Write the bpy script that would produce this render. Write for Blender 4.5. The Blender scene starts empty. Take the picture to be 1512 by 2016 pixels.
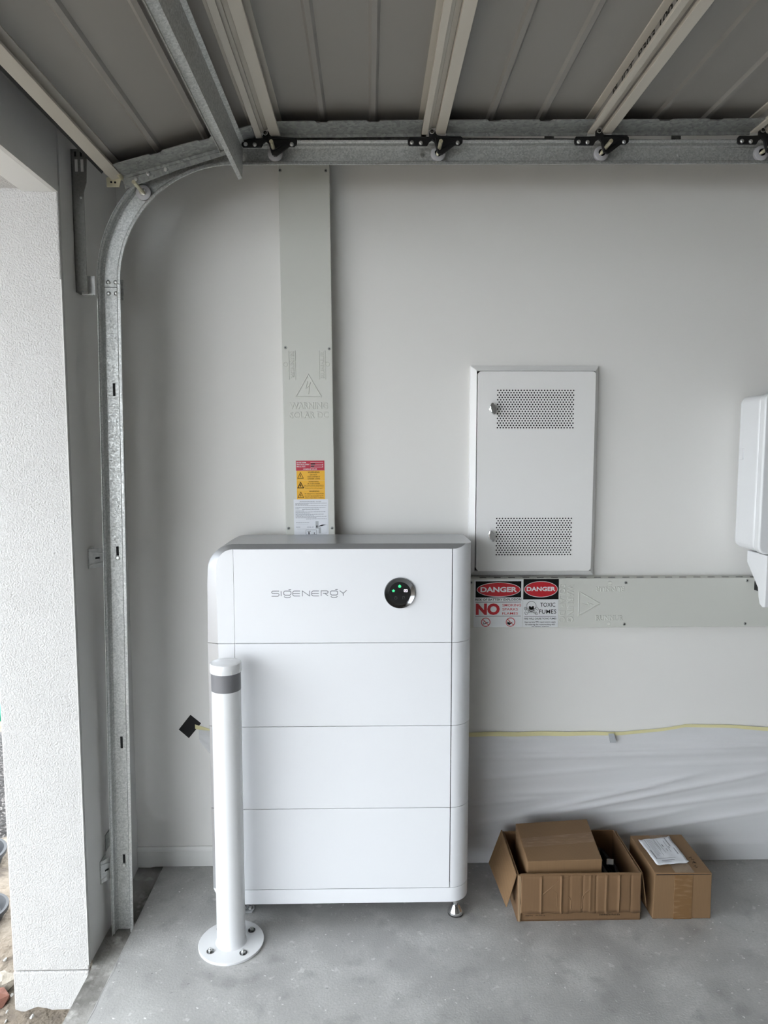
import bpy, bmesh, math, random
from mathutils import Vector, Matrix
random.seed(7)
S = bpy.context.scene
C = S.collection
PI = math.pi

# ---------------------------------------------------------------- camera, world, exposure
cd = bpy.data.cameras.new('camera'); cam = bpy.data.objects.new('camera', cd); C.objects.link(cam)
cd.sensor_fit = 'VERTICAL'; cd.sensor_height = 24.0; cd.lens = 24.0 * 1400 / 2016
cam.location = (0, -2.60, 1.59)
cam.rotation_euler = (PI/2 - math.radians(5.22), 0, -math.radians(1.19))
cd.clip_start = 0.02; S.camera = cam
W = bpy.data.worlds.new('overcast_sky'); S.world = W; W.use_nodes = True
bg = W.node_tree.nodes['Background']; bg.inputs['Color'].default_value = (0.885, 0.942, 1.0, 1); bg.inputs['Strength'].default_value = 3.4
S.view_settings.view_transform = 'Standard'; S.view_settings.look = 'None'
S.view_settings.exposure = 1.17; S.view_settings.gamma = 1.0; S.view_settings.use_curve_mapping = False
S.cycles.max_bounces = 8; S.cycles.diffuse_bounces = 4; S.cycles.adaptive_threshold = 0.12; S.cycles.adaptive_min_samples = 20; S.cycles.use_denoising = True
S.cycles.sample_clamp_indirect = 8.0

# ---------------------------------------------------------------- materials
def mat(name, col, rough=0.6, metal=0.0, var=None, bump=None, emit=None, alpha=None, wave=None, spec=None, vor=None, stretch=None, coat=0):
    m = bpy.data.materials.new(name); m.use_nodes = True
    nt = m.node_tree; N = nt.nodes; L = nt.links; b = N['Principled BSDF']
    c4 = (*col, 1)
    b.inputs['Base Color'].default_value = c4; b.inputs['Roughness'].default_value = rough; b.inputs['Metallic'].default_value = metal
    if spec is not None: b.inputs['Specular IOR Level'].default_value = spec
    if coat: b.inputs['Coat Weight'].default_value = coat
    tc = N.new('ShaderNodeTexCoord'); src = tc.outputs['Object']
    if stretch:
        mp = N.new('ShaderNodeMapping'); mp.inputs['Scale'].default_value = stretch
        L.new(src, mp.inputs['Vector']); src = mp.outputs['Vector']
    cur = None
    def mixin(fac, a, bcol):
        mx = N.new('ShaderNodeMix'); mx.data_type = 'RGBA'
        L.new(fac, mx.inputs['Factor'])
        if a is None: mx.inputs['A'].default_value = c4
        else: L.new(a, mx.inputs['A'])
        mx.inputs['B'].default_value = (*bcol, 1)
        return mx.outputs['Result']
    for v in (var or []):          # (scale, lo, hi, colour)
        n = N.new('ShaderNodeTexNoise'); n.inputs['Scale'].default_value = v[0]; n.inputs['Detail'].default_value = 6
        L.new(src, n.inputs['Vector'])
        r = N.new('ShaderNodeMapRange'); r.inputs['From Min'].default_value = v[1]; r.inputs['From Max'].default_value = v[2]
        if len(v) > 4: r.inputs['To Max'].default_value = v[4]
        L.new(n.outputs['Fac'], r.inputs['Value'])
        cur = mixin(r.outputs['Result'], cur, v[3])
    if vor:                        # spangle: (scale, dark colour, amount)
        n = N.new('ShaderNodeTexVoronoi'); n.inputs['Scale'].default_value = vor[0]
        L.new(src, n.inputs['Vector'])
        bw = N.new('ShaderNodeSeparateColor'); L.new(n.outputs['Color'], bw.inputs['Color'])
        r = N.new('ShaderNodeMapRange'); r.inputs['To Max'].default_value = vor[2]; L.new(bw.outputs['Red'], r.inputs['Value'])
        cur = mixin(r.outputs['Result'], cur, vor[1])
        r2 = N.new('ShaderNodeMapRange'); r2.inputs['To Min'].default_value = rough - .1; r2.inputs['To Max'].default_value = rough + .14
        L.new(bw.outputs['Green'], r2.inputs['Value']); L.new(r2.outputs['Result'], b.inputs['Roughness'])
    if wave:                       # (scale, direction, colour, amount)
        w = N.new('ShaderNodeTexWave'); w.bands_direction = wave[1]; w.inputs['Scale'].default_value = wave[0]; w.inputs['Distortion'].default_value = .6
        L.new(src, w.inputs['Vector'])
        r = N.new('ShaderNodeMapRange'); r.inputs['To Max'].default_value = wave[3]; L.new(w.outputs['Fac'], r.inputs['Value'])
        cur = mixin(r.outputs['Result'], cur, wave[2])
    if cur is not None: L.new(cur, b.inputs['Base Color'])
    prev = None
    for q in (bump or []):         # (kind, scale, strength, distance)
        if q[0] == 'v':
            n = N.new('ShaderNodeTexVoronoi'); out = n.outputs['Distance']
        else:
            n = N.new('ShaderNodeTexNoise'); n.inputs['Detail'].default_value = 4; out = n.outputs['Fac']
        n.inputs['Scale'].default_value = q[1]; L.new(src, n.inputs['Vector'])
        bm_ = N.new('ShaderNodeBump'); bm_.inputs['Strength'].default_value = q[2]; bm_.inputs['Distance'].default_value = q[3]
        L.new(out, bm_.inputs['Height'])
        if prev: L.new(prev, bm_.inputs['Normal'])
        prev = bm_.outputs['Normal']
    if prev: L.new(prev, b.inputs['Normal'])
    if emit:
        b.inputs['Emission Color'].default_value = (*emit[0], 1); b.inputs['Emission Strength'].default_value = emit[1]
    if alpha is not None: b.inputs['Alpha'].default_value = alpha
    return m

M = {}
M['paint'] = mat('wall_paint', (.80, .789, .762), .62, var=[(1.3, .35, .75, (.776, .765, .739))], bump=[('n', 90, .06, .002)])
M['paint_dim'] = mat('wall_paint_shaded', (.62, .615, .595), .6, bump=[('n', 90, .06, .002)])  # dimmer copy of the wall paint, with the inner face's shade in its colour
M['gloss_trim'] = mat('trim_paint', (.74, .74, .72), .4)
M['stucco'] = mat('stucco_render', (.565, .558, .548), .85, var=[(9, .35, .8, (.535, .528, .518))], bump=[('n', 190, .7, .005), ('v', 260, .3, .003)])
M['ceiling'] = mat('ceiling_paint', (.55, .54, .52), .8)
M['board'] = mat('dark_unseen_wall', (.25, .243, .23), .8)  # walls out of view, coloured dark to cut the bounced light
M['eave'] = mat('eave_lining', (.62, .61, .58), .8)
M['concrete'] = mat('slab_concrete', (.42, .418, .405), .5, var=[(1.7, .35, .7, (.32, .318, .31)), (6, .42, .70, (.52, .518, .505), .9), (130, .40, .70, (.33, .33, .32), .5), (11, .56, .72, (.255, .252, .245), .65), (26, .64, .70, (.62, .62, .605), .6), (75, .69, .72, (.19, .19, .185), .7), (58, .685, .71, (.74, .74, .72), .85)], bump=[('n', 170, .25, .003), ('n', 7, .1, .006)])
M['concrete_dirty_shaded'] = mat('rebate_concrete', (.27, .262, .245), .8, var=[(6, .4, .62, (.125, .12, .108)), (26, .55, .7, (.40, .39, .365), .8)], bump=[('n', 45, .5, .006)])  # dark tone holds both the stain and the shadow in the rebate
M['soil'] = mat('soil', (.175, .140, .104), .95, var=[(3, .4, .6, (.22, .188, .148)), (14, .5, .7, (.11, .09, .072))], bump=[('n', 30, .9, .02), ('n', 8, .8, .04)])
M['gravel'] = mat('dark_gravel', (.045, .042, .04), .9, var=[(90, .54, .62, (.2, .185, .175))], bump=[('v', 60, 1, .02)])
M['galv'] = mat('galvanised_steel', (.64, .65, .635), .50, .72, vor=(250, (.40, .415, .41), .85))
M['weathered'] = mat('weathered_steel', (.24, .24, .225), .55, .6, vor=(200, (.19, .19, .18), .7))
M['galv_light'] = mat('new_galvanised_steel', (.70, .71, .70), .5, .35, vor=(120, (.52, .53, .53), .7))
M['galv_dull'] = mat('dull_galvanised_steel', (.40, .41, .395), .48, .75, vor=(110, (.24, .25, .245), .85))
M['zinc'] = mat('zinc_bolt', (.62, .63, .62), .35, .9)
M['brass_zinc'] = mat('yellow_zinc', (.66, .62, .46), .38, .8)
M['steel'] = mat('polished_steel', (.78, .78, .79), .12, 1.0)
M['chrome'] = mat('chrome', (.86, .87, .88), .07, 1.0)
M['skin'] = mat('door_inner_skin', (.275, .264, .246), .55, bump=[('n', 40, .25, .002)], stretch=(1, .25, 1))
M['cream'] = mat('cream_door_steel', (.56, .525, .46), .5)
M['rubber'] = mat('black_rubber', (.02, .02, .02), .7)
M['black'] = mat('black_plastic', (.009, .009, .010), .45, spec=.3)
M['nylon'] = mat('grey_nylon', (.46, .46, .48), .45)
M['white_shell'] = mat('white_shell', (.785, .797, .82), .36, bump=[('n', 260, .03, .001)])
M['white_gloss'] = mat('white_powder_coat', (.755, .765, .775), .27, coat=.2)
M['silver'] = mat('silver_shell', (.50, .51, .53), .34, .75, bump=[('n', 300, .03, .001)])
M['logo'] = mat('grey_print', (.17, .178, .195), .5)
M['dark_gap'] = mat('dark_gap', (.09, .09, .092), .7)
M['glass_black'] = mat('black_glass', (.006, .006, .007), .06, coat=.6)
M['ring_black'] = mat('black_chrome', (.17, .172, .175), .10, 1.0)
M['green_led'] = mat('green_led', (.03, .45, .15), .4, emit=((.05, .9, .28), .45))
M['pale_led'] = mat('pale_led', (.8, .7, .85), .4, emit=((.85, .75, .95), .8))
M['icon_dim'] = mat('unlit_icon', (.05, .055, .055), .4)
M['duct'] = mat('grey_pvc', (.60, .605, .56), .5)
M['box_white'] = mat('switchboard_white', (.82, .815, .80), .38, bump=[('n', 220, .05, .001)])
M['reflective'] = mat('grey_reflective_band', (.17, .17, .18), .45)
M['film'] = mat('plastic_film', (.80, .805, .825), .36, alpha=.68)
M['tape'] = mat('masking_tape', (.72, .67, .38), .6)
M['grey_tape'] = mat('grey_tape', (.42, .44, .46), .5)
M['black_tape'] = mat('black_tape', (.010, .010, .011), .45, spec=.25)
CARD = (.190, .108, .051)
M['card'] = mat('cardboard', CARD, .8, var=[(5, .35, .75, (.162, .092, .043))], wave=(75, 'X', (.132, .075, .036), .4), bump=[('n', 60, .15, .002)])
M['card_plain'] = mat('smooth_cardboard', (.222, .132, .064), .75, var=[(4, .35, .75, (.195, .115, .055))], wave=(60, 'X', (.175, .104, .05), .3), bump=[('n', 50, .12, .002)])
M['card_edge'] = mat('cardboard_edge', (.28, .19, .11), .85)
M['pack_tape'] = mat('brown_packing_tape', (.195, .108, .045), .28, var=[(22, .52, .72, (.27, .175, .1))], stretch=(1, 5, 5))
M['clear_tape'] = mat('clear_packing_tape', (.5, .42, .33), .18, alpha=.35, bump=[('n', 40, .8, .01)])
M['paper'] = mat('white_paper', (.74, .76, .80), .35)
M['print'] = mat('black_print', (.006, .006, .006), .6, spec=.15)
M['print_grey'] = mat('grey_print_fine', (.22, .23, .26), .6)
M['sign_white'] = mat('sign_white', (.72, .73, .74), .4)
M['sign_red'] = mat('sign_red', (.50, .012, .022), .4)
M['label_red'] = mat('label_red', (.45, .012, .04), .4)
M['label_yellow'] = mat('label_yellow', (.80, .43, .015), .4)
M['rock'] = mat('pale_rock', (.36, .325, .27), .9, bump=[('n', 20, .5, .02)])
M['brick'] = mat('red_brick', (.20, .088, .062), .9, bump=[('n', 40, .5, .01)])
M['chip'] = mat('white_chip', (.5, .5, .48), .8)
M['green'] = mat('green_plastic', (.012, .27, .17), .4)
M['tub'] = mat('charcoal_plastic', (.022, .024, .028), .5)
M['inner_dark'] = mat('dark_interior', (.010, .010, .011), .9)  # near-black stands in for the shade inside slots, holes and the cabinet

# ---------------------------------------------------------------- mesh helpers
class MB:
    def __init__(s): s.v = []; s.f = []
    def add(s, vs, fs):
        o = len(s.v); s.v += [tuple(p) for p in vs]; s.f += [tuple(i + o for i in f) for f in fs]; return s
    def box(s, x0, x1, y0, y1, z0, z1):
        return s.add([(x, y, z) for z in (z0, z1) for y in (y0, y1) for x in (x0, x1)],
                     [(0, 2, 3, 1), (4, 5, 7, 6), (0, 1, 5, 4), (2, 6, 7, 3), (0, 4, 6, 2), (1, 3, 7, 5)])
    def obox(s, c, ux, uy, uz, a, b, d):      # oriented box: centre, axes, half sizes
        c = Vector(c); ux = Vector(ux).normalized() * a; uy = Vector(uy).normalized() * b; uz = Vector(uz).normalized() * d
        return s.add([c + ux*i + uy*j + uz*k for k in (-1, 1) for j in (-1, 1) for i in (-1, 1)],
                     [(0, 2, 3, 1), (4, 5, 7, 6), (0, 1, 5, 4), (2, 6, 7, 3), (0, 4, 6, 2), (1, 3, 7, 5)])
    def prism(s, pts, ax, a, b):
        def mk(p, t): return {'y': (p[0], t, p[1]), 'x': (t, p[0], p[1]), 'z': (p[0], p[1], t)}[ax]
        n = len(pts)
        return s.add([mk(p, a) for p in pts] + [mk(p, b) for p in pts],
                     [tuple(range(n)), tuple(range(2*n - 1, n - 1, -1))] + [(i, i + n, (i+1) % n + n, (i+1) % n) for i in range(n)])
    def cyl(s, p0, p1, r0, r1=None, n=24):
        return s.lathe([(r0, 0), (r0 if r1 is None else r1, (Vector(p1) - Vector(p0)).length)], p0, Vector(p1) - Vector(p0), n)
    def lathe(s, prof, c, axis=(0, 0, 1), n=32):
        c = Vector(c); w = Vector(axis).normalized(); t = Vector((1, 0, 0)) if abs(w.x) < .9 else Vector((0, 1, 0))
        u = w.cross(t).normalized(); v = w.cross(u)
        vs = [c + (u*math.cos(2*PI*k/n) + v*math.sin(2*PI*k/n))*r + w*h for r, h in prof for k in range(n)]
        m = len(prof)
        fs = [(i*n + k, i*n + (k+1) % n, (i+1)*n + (k+1) % n, (i+1)*n + k) for i in range(m-1) for k in range(n)]
        fs += [tuple(range(n-1, -1, -1)), tuple(range((m-1)*n, m*n))]
        return s.add(vs, fs)
    def sheet(s, rows):
        n = len(rows[0]); m = len(rows)
        return s.add([p for r in rows for p in r], [(i*n + k, i*n + k+1, (i+1)*n + k+1, (i+1)*n + k) for i in range(m-1) for k in range(n-1)])
    def stroke(s, pts, w, y0, y1, close=False):       # polyline of width w in the XZ plane, extruded in y
        P = [Vector(p) for p in pts]; n = len(P)
        Lp, Rp = [], []
        for i in range(n):
            a = P[i-1] if (i or close) else None; b = P[(i+1) % n] if (i < n-1 or close) else None
            d1 = (P[i] - a).normalized() if a is not None else (b - P[i]).normalized()
            d2 = (b - P[i]).normalized() if b is not None else d1
            nn = Vector((-(d1.y + d2.y), d1.x + d2.x))
            nn = nn.normalized() if nn.length > 1e-6 else Vector((-d1.y, d1.x))
            k = max(.5, nn.dot(Vector((-d1.y, d1.x))))
            Lp.append(P[i] + nn*(w/2/k)); Rp.append(P[i] - nn*(w/2/k))
        segs = n if close else n-1
        for i in range(segs):
            j = (i+1) % n
            s.prism([Lp[i], Lp[j], Rp[j], Rp[i]], 'y', y0, y1)
        return s
    def ridge(s, pts, w, y, h, close=False):          # raised line with sloping sides
        P = [Vector(p) for p in pts]; n = len(P)
        for i in range(n if close else n - 1):
            a, b = P[i], P[(i+1) % n]; d = (b - a).normalized(); q = Vector((-d.y, d.x))*w/2
            e_ = d*w*.3; a = a - e_; b = b + e_
            s.add([(a.x+q.x, y, a.y+q.y), (b.x+q.x, y, b.y+q.y), (b.x, y-h, b.y), (a.x, y-h, a.y), (a.x-q.x, y, a.y-q.y), (b.x-q.x, y, b.y-q.y)], [(0, 1, 2, 3), (3, 2, 5, 4), (0, 3, 4), (1, 5, 2)])
        return s
    def ring(s, cx, cz, rx, rz, w, y0, y1, n=40):
        o = [(cx + rx*math.cos(2*PI*k/n), cz + rz*math.sin(2*PI*k/n)) for k in range(n)]
        i = [(cx + (rx-w)*math.cos(2*PI*k/n), cz + (rz-w)*math.sin(2*PI*k/n)) for k in range(n)]
        for k in range(n):
            j = (k+1) % n; s.prism([o[k], o[j], i[j], i[k]], 'y', y0, y1)
        return s
    def disc(s, cx, cz, rx, rz, y0, y1, n=40):
        return s.prism([(cx + rx*math.cos(2*PI*k/n), cz + rz*math.sin(2*PI*k/n)) for k in range(n)], 'y', y0, y1)

ORI = {}
def obj(name, mb, m, parent=None, base=None, bevel=0, seg=2, smooth=False, recalc=True, solid=0, ang=35):
    o3 = ORI[parent] if parent is not None else Vector(base or (0, 0, 0))
    me = bpy.data.meshes.new(name)
    me.from_pydata([tuple(Vector(p) - o3) for p in mb.v], [], mb.f)
    if recalc:
        b = bmesh.new(); b.from_mesh(me); bmesh.ops.recalc_face_normals(b, faces=b.faces); b.to_mesh(me); b.free()
    me.update(); me.materials.append(M[m])
    if smooth:
        for p in me.polygons: p.use_smooth = True
    o = bpy.data.objects.new(name, me); C.objects.link(o)
    ORI[o] = o3
    if parent is not None: o.parent = parent
    else: o.location = o3
    if solid:
        md = o.modifiers.new('thickness', 'SOLIDIFY'); md.thickness = solid; md.offset = 0
    if bevel:
        md = o.modifiers.new('soft_edge', 'BEVEL'); md.width = bevel; md.segments = seg; md.limit_method = 'ANGLE'; md.angle_limit = math.radians(ang)
    if smooth:
        try:
            me.set_sharp_from_angle(angle=math.radians(38))
        except Exception: pass
    return o
def thing(name, base, label, cat, group=None, kind=None):
    o = bpy.data.objects.new(name, None); C.objects.link(o); o.location = base; o.empty_display_size = .05
    ORI[o] = Vector(base); tag(o, label, cat, group, kind); return o
def tag(o, label, cat, group=None, kind=None):
    o['label'] = label; o['category'] = cat
    if group: o['group'] = group
    if kind: o['kind'] = kind
    return o
def struct(o, label=None):
    o['kind'] = 'structure'
    if label: o['label'] = label
    return o
def dup(o, off, parent):
    c = o.copy(); C.objects.link(c); c.parent = parent; c.location = o.location + Vector(off); ORI[c] = ORI[o]
    for g in list(o.children):
        k = g.copy(); C.objects.link(k); k.parent = c
    return c
def seg_arc(cx, cy, r, a0, a1, n):
    return [(cx + r*math.cos(math.radians(a0 + (a1-a0)*i/n)), cy + r*math.sin(math.radians(a0 + (a1-a0)*i/n))) for i in range(n+1)]

_tc = {}
def text_raw(s, bold, deep):
    k = (s, bold, deep)
    if k not in _tc:
        cu = bpy.data.curves.new('lettering', 'FONT'); cu.body = s; cu.size = 1; cu.offset = bold; cu.extrude = .01 if deep else 0
        if deep: cu.bevel_depth = .055; cu.bevel_resolution = 0; cu.offset = bold - .012
        cu.resolution_u = 3
        t = bpy.data.objects.new('lettering', cu); C.objects.link(t)
        bpy.context.view_layer.update()
        dg = bpy.context.evaluated_depsgraph_get()
        me = bpy.data.meshes.new_from_object(t.evaluated_get(dg))
        vs = [tuple(v.co) for v in me.vertices]; fs = [tuple(p.vertices) for p in me.polygons]
        bpy.data.objects.remove(t); bpy.data.meshes.remove(me); bpy.data.curves.remove(cu)
        xs = [v[0] for v in vs]; ys = [v[1] for v in vs]
        x0, x1, y0, y1 = min(xs), max(xs), min(ys), max(ys)
        _tc[k] = ([((v[0]-x0)/(x1-x0), (v[1]-y0)/max(1e-6, y1-y0), (v[2] + .065)/.13 if deep else 0) for v in vs], fs)
    return _tc[k]
def text(mb, s, x0, z0, x1, z1, y, depth=0, rot=0, bold=0.0):
    vs, fs = text_raw(s, bold, depth > 0)
    w, h = x1-x0, z1-z0; out = []
    for a, b, t in vs:
        if rot == 0: p = (x0 + a*w, z0 + b*h)
        elif rot == 90: p = (x1 - b*w, z0 + a*h)
        elif rot == -90: p = (x0 + b*w, z1 - a*h)
        else: p = (x1 - a*w, z1 - b*h)
        out.append((p[0], y - t*depth, p[1]))
    mb.add(out, fs)

# ================================================================= THE ROOM
XW = -0.884                       # inner face of the front wall (the wall with the door opening)
struct(obj('floor', MB().box(-.786, 5.3, -5.9, .0, -.2, 0), 'concrete', base=(0, 0, 0)), 'grey concrete garage slab with white paint specks')
rb = MB()
rows = []
for i in range(60):
    y = 0 - i*.05 if i < 40 else -2 - (i - 40)*.2
    jag = random.uniform(-.006, .006)
    lv = .026*max(0, min(1, 1 + y/.30)); e_ = -.786 - .05*max(0, min(1, 1 + y/.16))
    rows.append([(XW if y > -.5 else -.872, y, -.2), (XW if y > -.5 else -.872, y, -.036 + lv), (-.84, y, -.034 + lv + random.uniform(-.004, .003)), (-.80, y, -.03 + lv + random.uniform(-.003, .002)), (-.788, y, -.028 + lv*.95), (-.786 + abs(jag)*1.2, y, .0006)])
rb.sheet(rows)
struct(obj('trim_1', rb, 'concrete_dirty_shaded'), 'rough concrete rebate along the slab edge, dark with stain and painted shade')
struct(obj('wall_back', MB().box(-1.12, 5.3, 0, .12, -.2, 2.75), 'paint'), 'off-white painted garage wall')
struct(obj('wall_right', MB().box(5.3, 5.42, -5.9, .12, -.2, 2.75), 'board'))
struct(obj('wall_front', MB().box(-1.12, 5.42, -6.02, -5.9, -.2, 2.75), 'board'))
struct(obj('added_eave', MB().box(-2.2, -1.121, -8, 3, 2.40, 2.6), 'eave'), 'unseen eave added outside the garage opening to shade the jamb')  # eave out of view, added to keep high sky light off the jamb
struct(obj('ceiling', MB().box(-1.12, 5.42, -6.02, .12, 2.75, 2.85), 'ceiling'))
# front wall: stucco outside and in the reveals, painted lining inside
wl = MB()
wl.box(-1.12, XW - .0005, -.485, -.4695, -.048, 2.335); wl.box(-1.12, XW - .0125, -.470, 0, -.048, 2.75); wl.box(-1.12, XW - .001, -.487, -.47, -.4, -.051)
wl.box(-1.12, XW - .012, -5.4, -.485, 2.335, 2.75); wl.box(-1.12, XW - .012, -5.9, -5.4, -.4, 2.75)
wleft = struct(obj('wall_left', wl, 'stucco', bevel=.004), 'white stucco jamb at the garage opening')
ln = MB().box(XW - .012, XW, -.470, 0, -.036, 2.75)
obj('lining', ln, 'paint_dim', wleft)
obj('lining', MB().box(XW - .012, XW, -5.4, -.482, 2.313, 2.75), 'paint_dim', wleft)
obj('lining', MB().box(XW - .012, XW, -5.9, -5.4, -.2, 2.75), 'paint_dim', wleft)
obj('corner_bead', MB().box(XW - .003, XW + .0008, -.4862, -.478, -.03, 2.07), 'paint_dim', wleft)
sf = struct(obj('trim_2', MB().box(-.985, XW - .012, -5.4, -.485, 2.313, 2.335), 'gloss_trim', bevel=.002), 'painted soffit board over the opening')
struct(obj('trim_3', MB().box(-1.12, -.99, -5.4, -.485, 2.322, 2.335), 'stucco'), 'pale soffit strip on the outer side of the opening')
# baseboard
bbp = [(0, 0), (-.012, 0), (-.012, .060), (-.009, .066), (-.006, .076), (0, .076)]
bb = MB().prism(bbp, 'x', XW, 5.3)
struct(obj('baseboard_back', bb, 'gloss_trim', bevel=.0015), 'low painted skirting board along the wall')
# ground outside
gr = MB(); R = []
for i in range(41):
    R.append([(-1.0 - 14*(j/40)**2.2 if j else -.872, -12 + i*.6, -.175 + random.uniform(-.012, .012)*min(1, j/3)) for j in range(41)])
gr.sheet(R)
struct(obj('ground', gr, 'soil', smooth=True), 'bare stony soil outside the opening')

# ================================================================= ENERGY STORAGE UNIT
YF, YB = -.335, -.078
U = thing('battery_storage_unit', (-.09, -.2, 0), 'white modular battery storage stack with silver edge and round black display', 'battery')
CX, CY, CR = .271, -.270, .065
def plan_arc(a0, a1, n=12):
    return seg_arc(CX, CY, CR, a0, a1, n)
def left_cap(z0, z1, top_round=0):
    if top_round:
        pts = [(-.437, z0), (-.437, z1)] + seg_arc(-.491 + top_round, z1 - top_round, top_round, 90, 180, 10) + [(-.491, z0)]
    else: pts = [(-.437, z0), (-.437, z1), (-.491, z1), (-.491, z0)]
    return MB().prism(pts, 'y', YF, YF + .03)
def right_cap(z0, z1, a0=-90, a1=-25, rise=False):
    arc = [(.2695, YF)] + plan_arc(a0, a1); inner = [(CX + (x-CX)*.9, CY + (y-CY)*.9) for x, y in reversed(arc)]
    def zt(y): return z1 + (.0145*min(1, max(0, (y - YF)/.015)) if rise else 0)
    mb = MB(); n = len(arc)
    vs = [(x, y, z0) for x, y in arc] + [(x, y, zt(y)) for x, y in arc] + [(x, y, z0) for x, y in reversed(inner)] + [(x, y, zt(y)) for x, y in reversed(inner)]
    fs = []
    for i in range(n-1):
        fs += [(i, i+1, n+i+1, n+i), (n+i, n+i+1, 3*n+i+1, 3*n+i), (i+1, i, 2*n+i, 2*n+i+1), (2*n+i+1, 2*n+i, 3*n+i, 3*n+i+1)]
    fs += [(0, n, 3*n, 2*n), (n-1, 2*n-1+2*n, 4*n-1, 2*n-1)] if False else [(0, n, 3*n, 2*n), (2*n-1, n-1, 3*n-1, 4*n-1)]
    return mb.add(vs, fs)
zs = [.1126, .394, .676, .9556]
g = .0008
# modules
for i in range(3):
    z0, z1 = zs[i] + g, zs[i+1] - g
    mod = obj('battery_module', MB().box(-.505, .325, YF + .03, YB, z0, z1), 'dark_gap', U)
    obj('front_panel', MB().box(-.4362, .2672, YF, YF + .03, z0, z1), 'white_shell', mod, bevel=.0012)
    obj('end_cap', left_cap(z0, z1), 'white_shell', mod, bevel=.0012)
    obj('wrap_cover', right_cap(z0, z1), 'white_shell', mod, smooth=True)
    ax, ay = plan_arc(-23, -23, 1)[0]
    sp = [(ax, ay)] + plan_arc(-20, 0, 5) + [(.336, YB), (.325, YB), (.325, ay)]
    obj('side_panel', MB().prism(sp, 'z', z0, z1), 'white_shell', mod, smooth=True)
    ed = MB().sheet([[(-.491, YF, z0), (-.527, YF + .015, z0), (-.527, YB, z0)], [(-.491, YF, z1), (-.527, YF + .015, z1), (-.527, YB, z1)]])
    obj('silver_edge', ed, 'silver', mod)
# inverter head with display
z0, zt = zs[3] + g, 1.264
hd = obj('controller_module', MB().box(-.487, .325, YF + .032, YB, z0, 1.262), 'dark_gap', U)
fp = obj('front_panel', MB().box(-.4362, .2672, YF, YF + .03, z0, zt), 'white_shell', hd, bevel=.0012)
obj('end_cap', left_cap(z0, zt, .055), 'white_shell', hd, bevel=.0012)
obj('wrap_cover', right_cap(z0, zt, rise=True), 'white_shell', hd, smooth=True)
ax, ay = plan_arc(-23, -23, 1)[0]
sp = [(ax, ay)] + plan_arc(-20, 0, 5) + [(.336, YB), (.325, YB), (.325, ay)]
obj('side_panel', MB().prism(sp, 'z', z0, 1.2785), 'white_shell', hd, smooth=True)
# silver ribbon: up the left edge, round the corner, along the top
inn = [(-.491, z0), (-.491, 1.15)] + [(-.491 + .055 - .055*math.cos(math.radians(a)), zt - .055 + .055*math.sin(math.radians(a))) for a in range(0, 91, 6)]
out = [(-.5265, z0), (-.524, 1.15)] + [(-.522 + .088 - .088*math.cos(math.radians(a)), 1.2793 - .088 + .088*math.sin(math.radians(a))) for a in range(0, 91, 6)]
rows = [[(a[0], YF, a[1]), (b[0], YF + .015, b[1]), (b[0], YB, b[1])] for a, b in zip(inn, out)]
obj('silver_edge', MB().sheet(rows), 'silver', hd, smooth=True)
tp = MB()
fe = [(-.4365, YF, zt)]
arc = plan_arc(-90, math.degrees(math.asin((-.320 - CY)/CR)), 8)
front = [(-.436, YF, zt), (0, YF, zt), (.268, YF, zt)] + [(x, y, zt + .0153*(y - YF)/.015) for x, y in arc]
fold = [(min(x, .3125), -.320, 1.2793) for x, y, z in front]
tp.sheet([front, fold])
tp.add([fold[0]] + [(fold[-1][0], -.320, 1.2793)] + [(x, y, 1.2793) for x, y in plan_arc(math.degrees(math.asin((-.320 - CY)/CR)), 0, 5)] + [(.336, YB, 1.2793), (-.436, YB, 1.2793)], [tuple(range(10))])
obj('top_cover', tp, 'silver', hd)
# base plinth
bs = MB()
arc0 = plan_arc(-90, 0, 12)
plan = [(-.491, YF)] + [(.27, YF)] + arc0 + [(.336, YB), (-.527, YB), (-.527, YF + .015)]
bot = [(-.478, YF)] + [(.27, YF)] + arc0 + [(.336, YB), (-.505, YB), (-.505, YF + .015)]
n = len(plan)
bs.add([(x, y, .062) for x, y in bot] + [(x, y, zs[0] - g) for x, y in plan], [tuple(range(n-1, -1, -1)), tuple(range(n, 2*n))] + [(i, (i+1) % n, n + (i+1) % n, n+i) for i in range(n)])
obj('base_plinth', bs, 'white_shell', U, smooth=True)
# adjustable feet
def foot(x, y):
    f = obj('levelling_foot', MB().lathe([(.0255, .004), (.0265, .009), (.024, .016), (.012, .036), (.009, .037), (.009, .05), (.008, .0615)], (x, y, 0), n=32), 'steel', U, smooth=True)
    obj('foot_pad', MB().lathe([(.0235, 0), (.026, .002), (.026, .006), (.02, .007)], (x, y, 0), n=32), 'rubber', f)
    obj('lock_nut', MB().lathe([(.0125, .050), (.0125, .058)], (x, y, 0), n=6), 'steel', f)
foot(.292, -.306); foot(-.462, -.306); foot(.292, -.105); foot(-.462, -.105)
fb = obj('floor_bracket', MB().prism([(-.46, -.29), (-.405, -.29), (-.398, -.272), (-.402, -.255), (-.42, -.25), (-.46, -.25)], 'z', 0, .004), 'white_gloss', U, bevel=.001)
obj('bracket_rib', MB().prism([(-.46, .004), (-.425, .004), (-.44, .03), (-.46, .058)], 'y', -.272, -.269), 'white_gloss', fb)
obj('bracket_bolt', MB().lathe([(.009, .004), (.009, .006), (.006, .006), (.006, .014)], (-.412, -.268, 0), n=12), 'zinc', fb)
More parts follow.
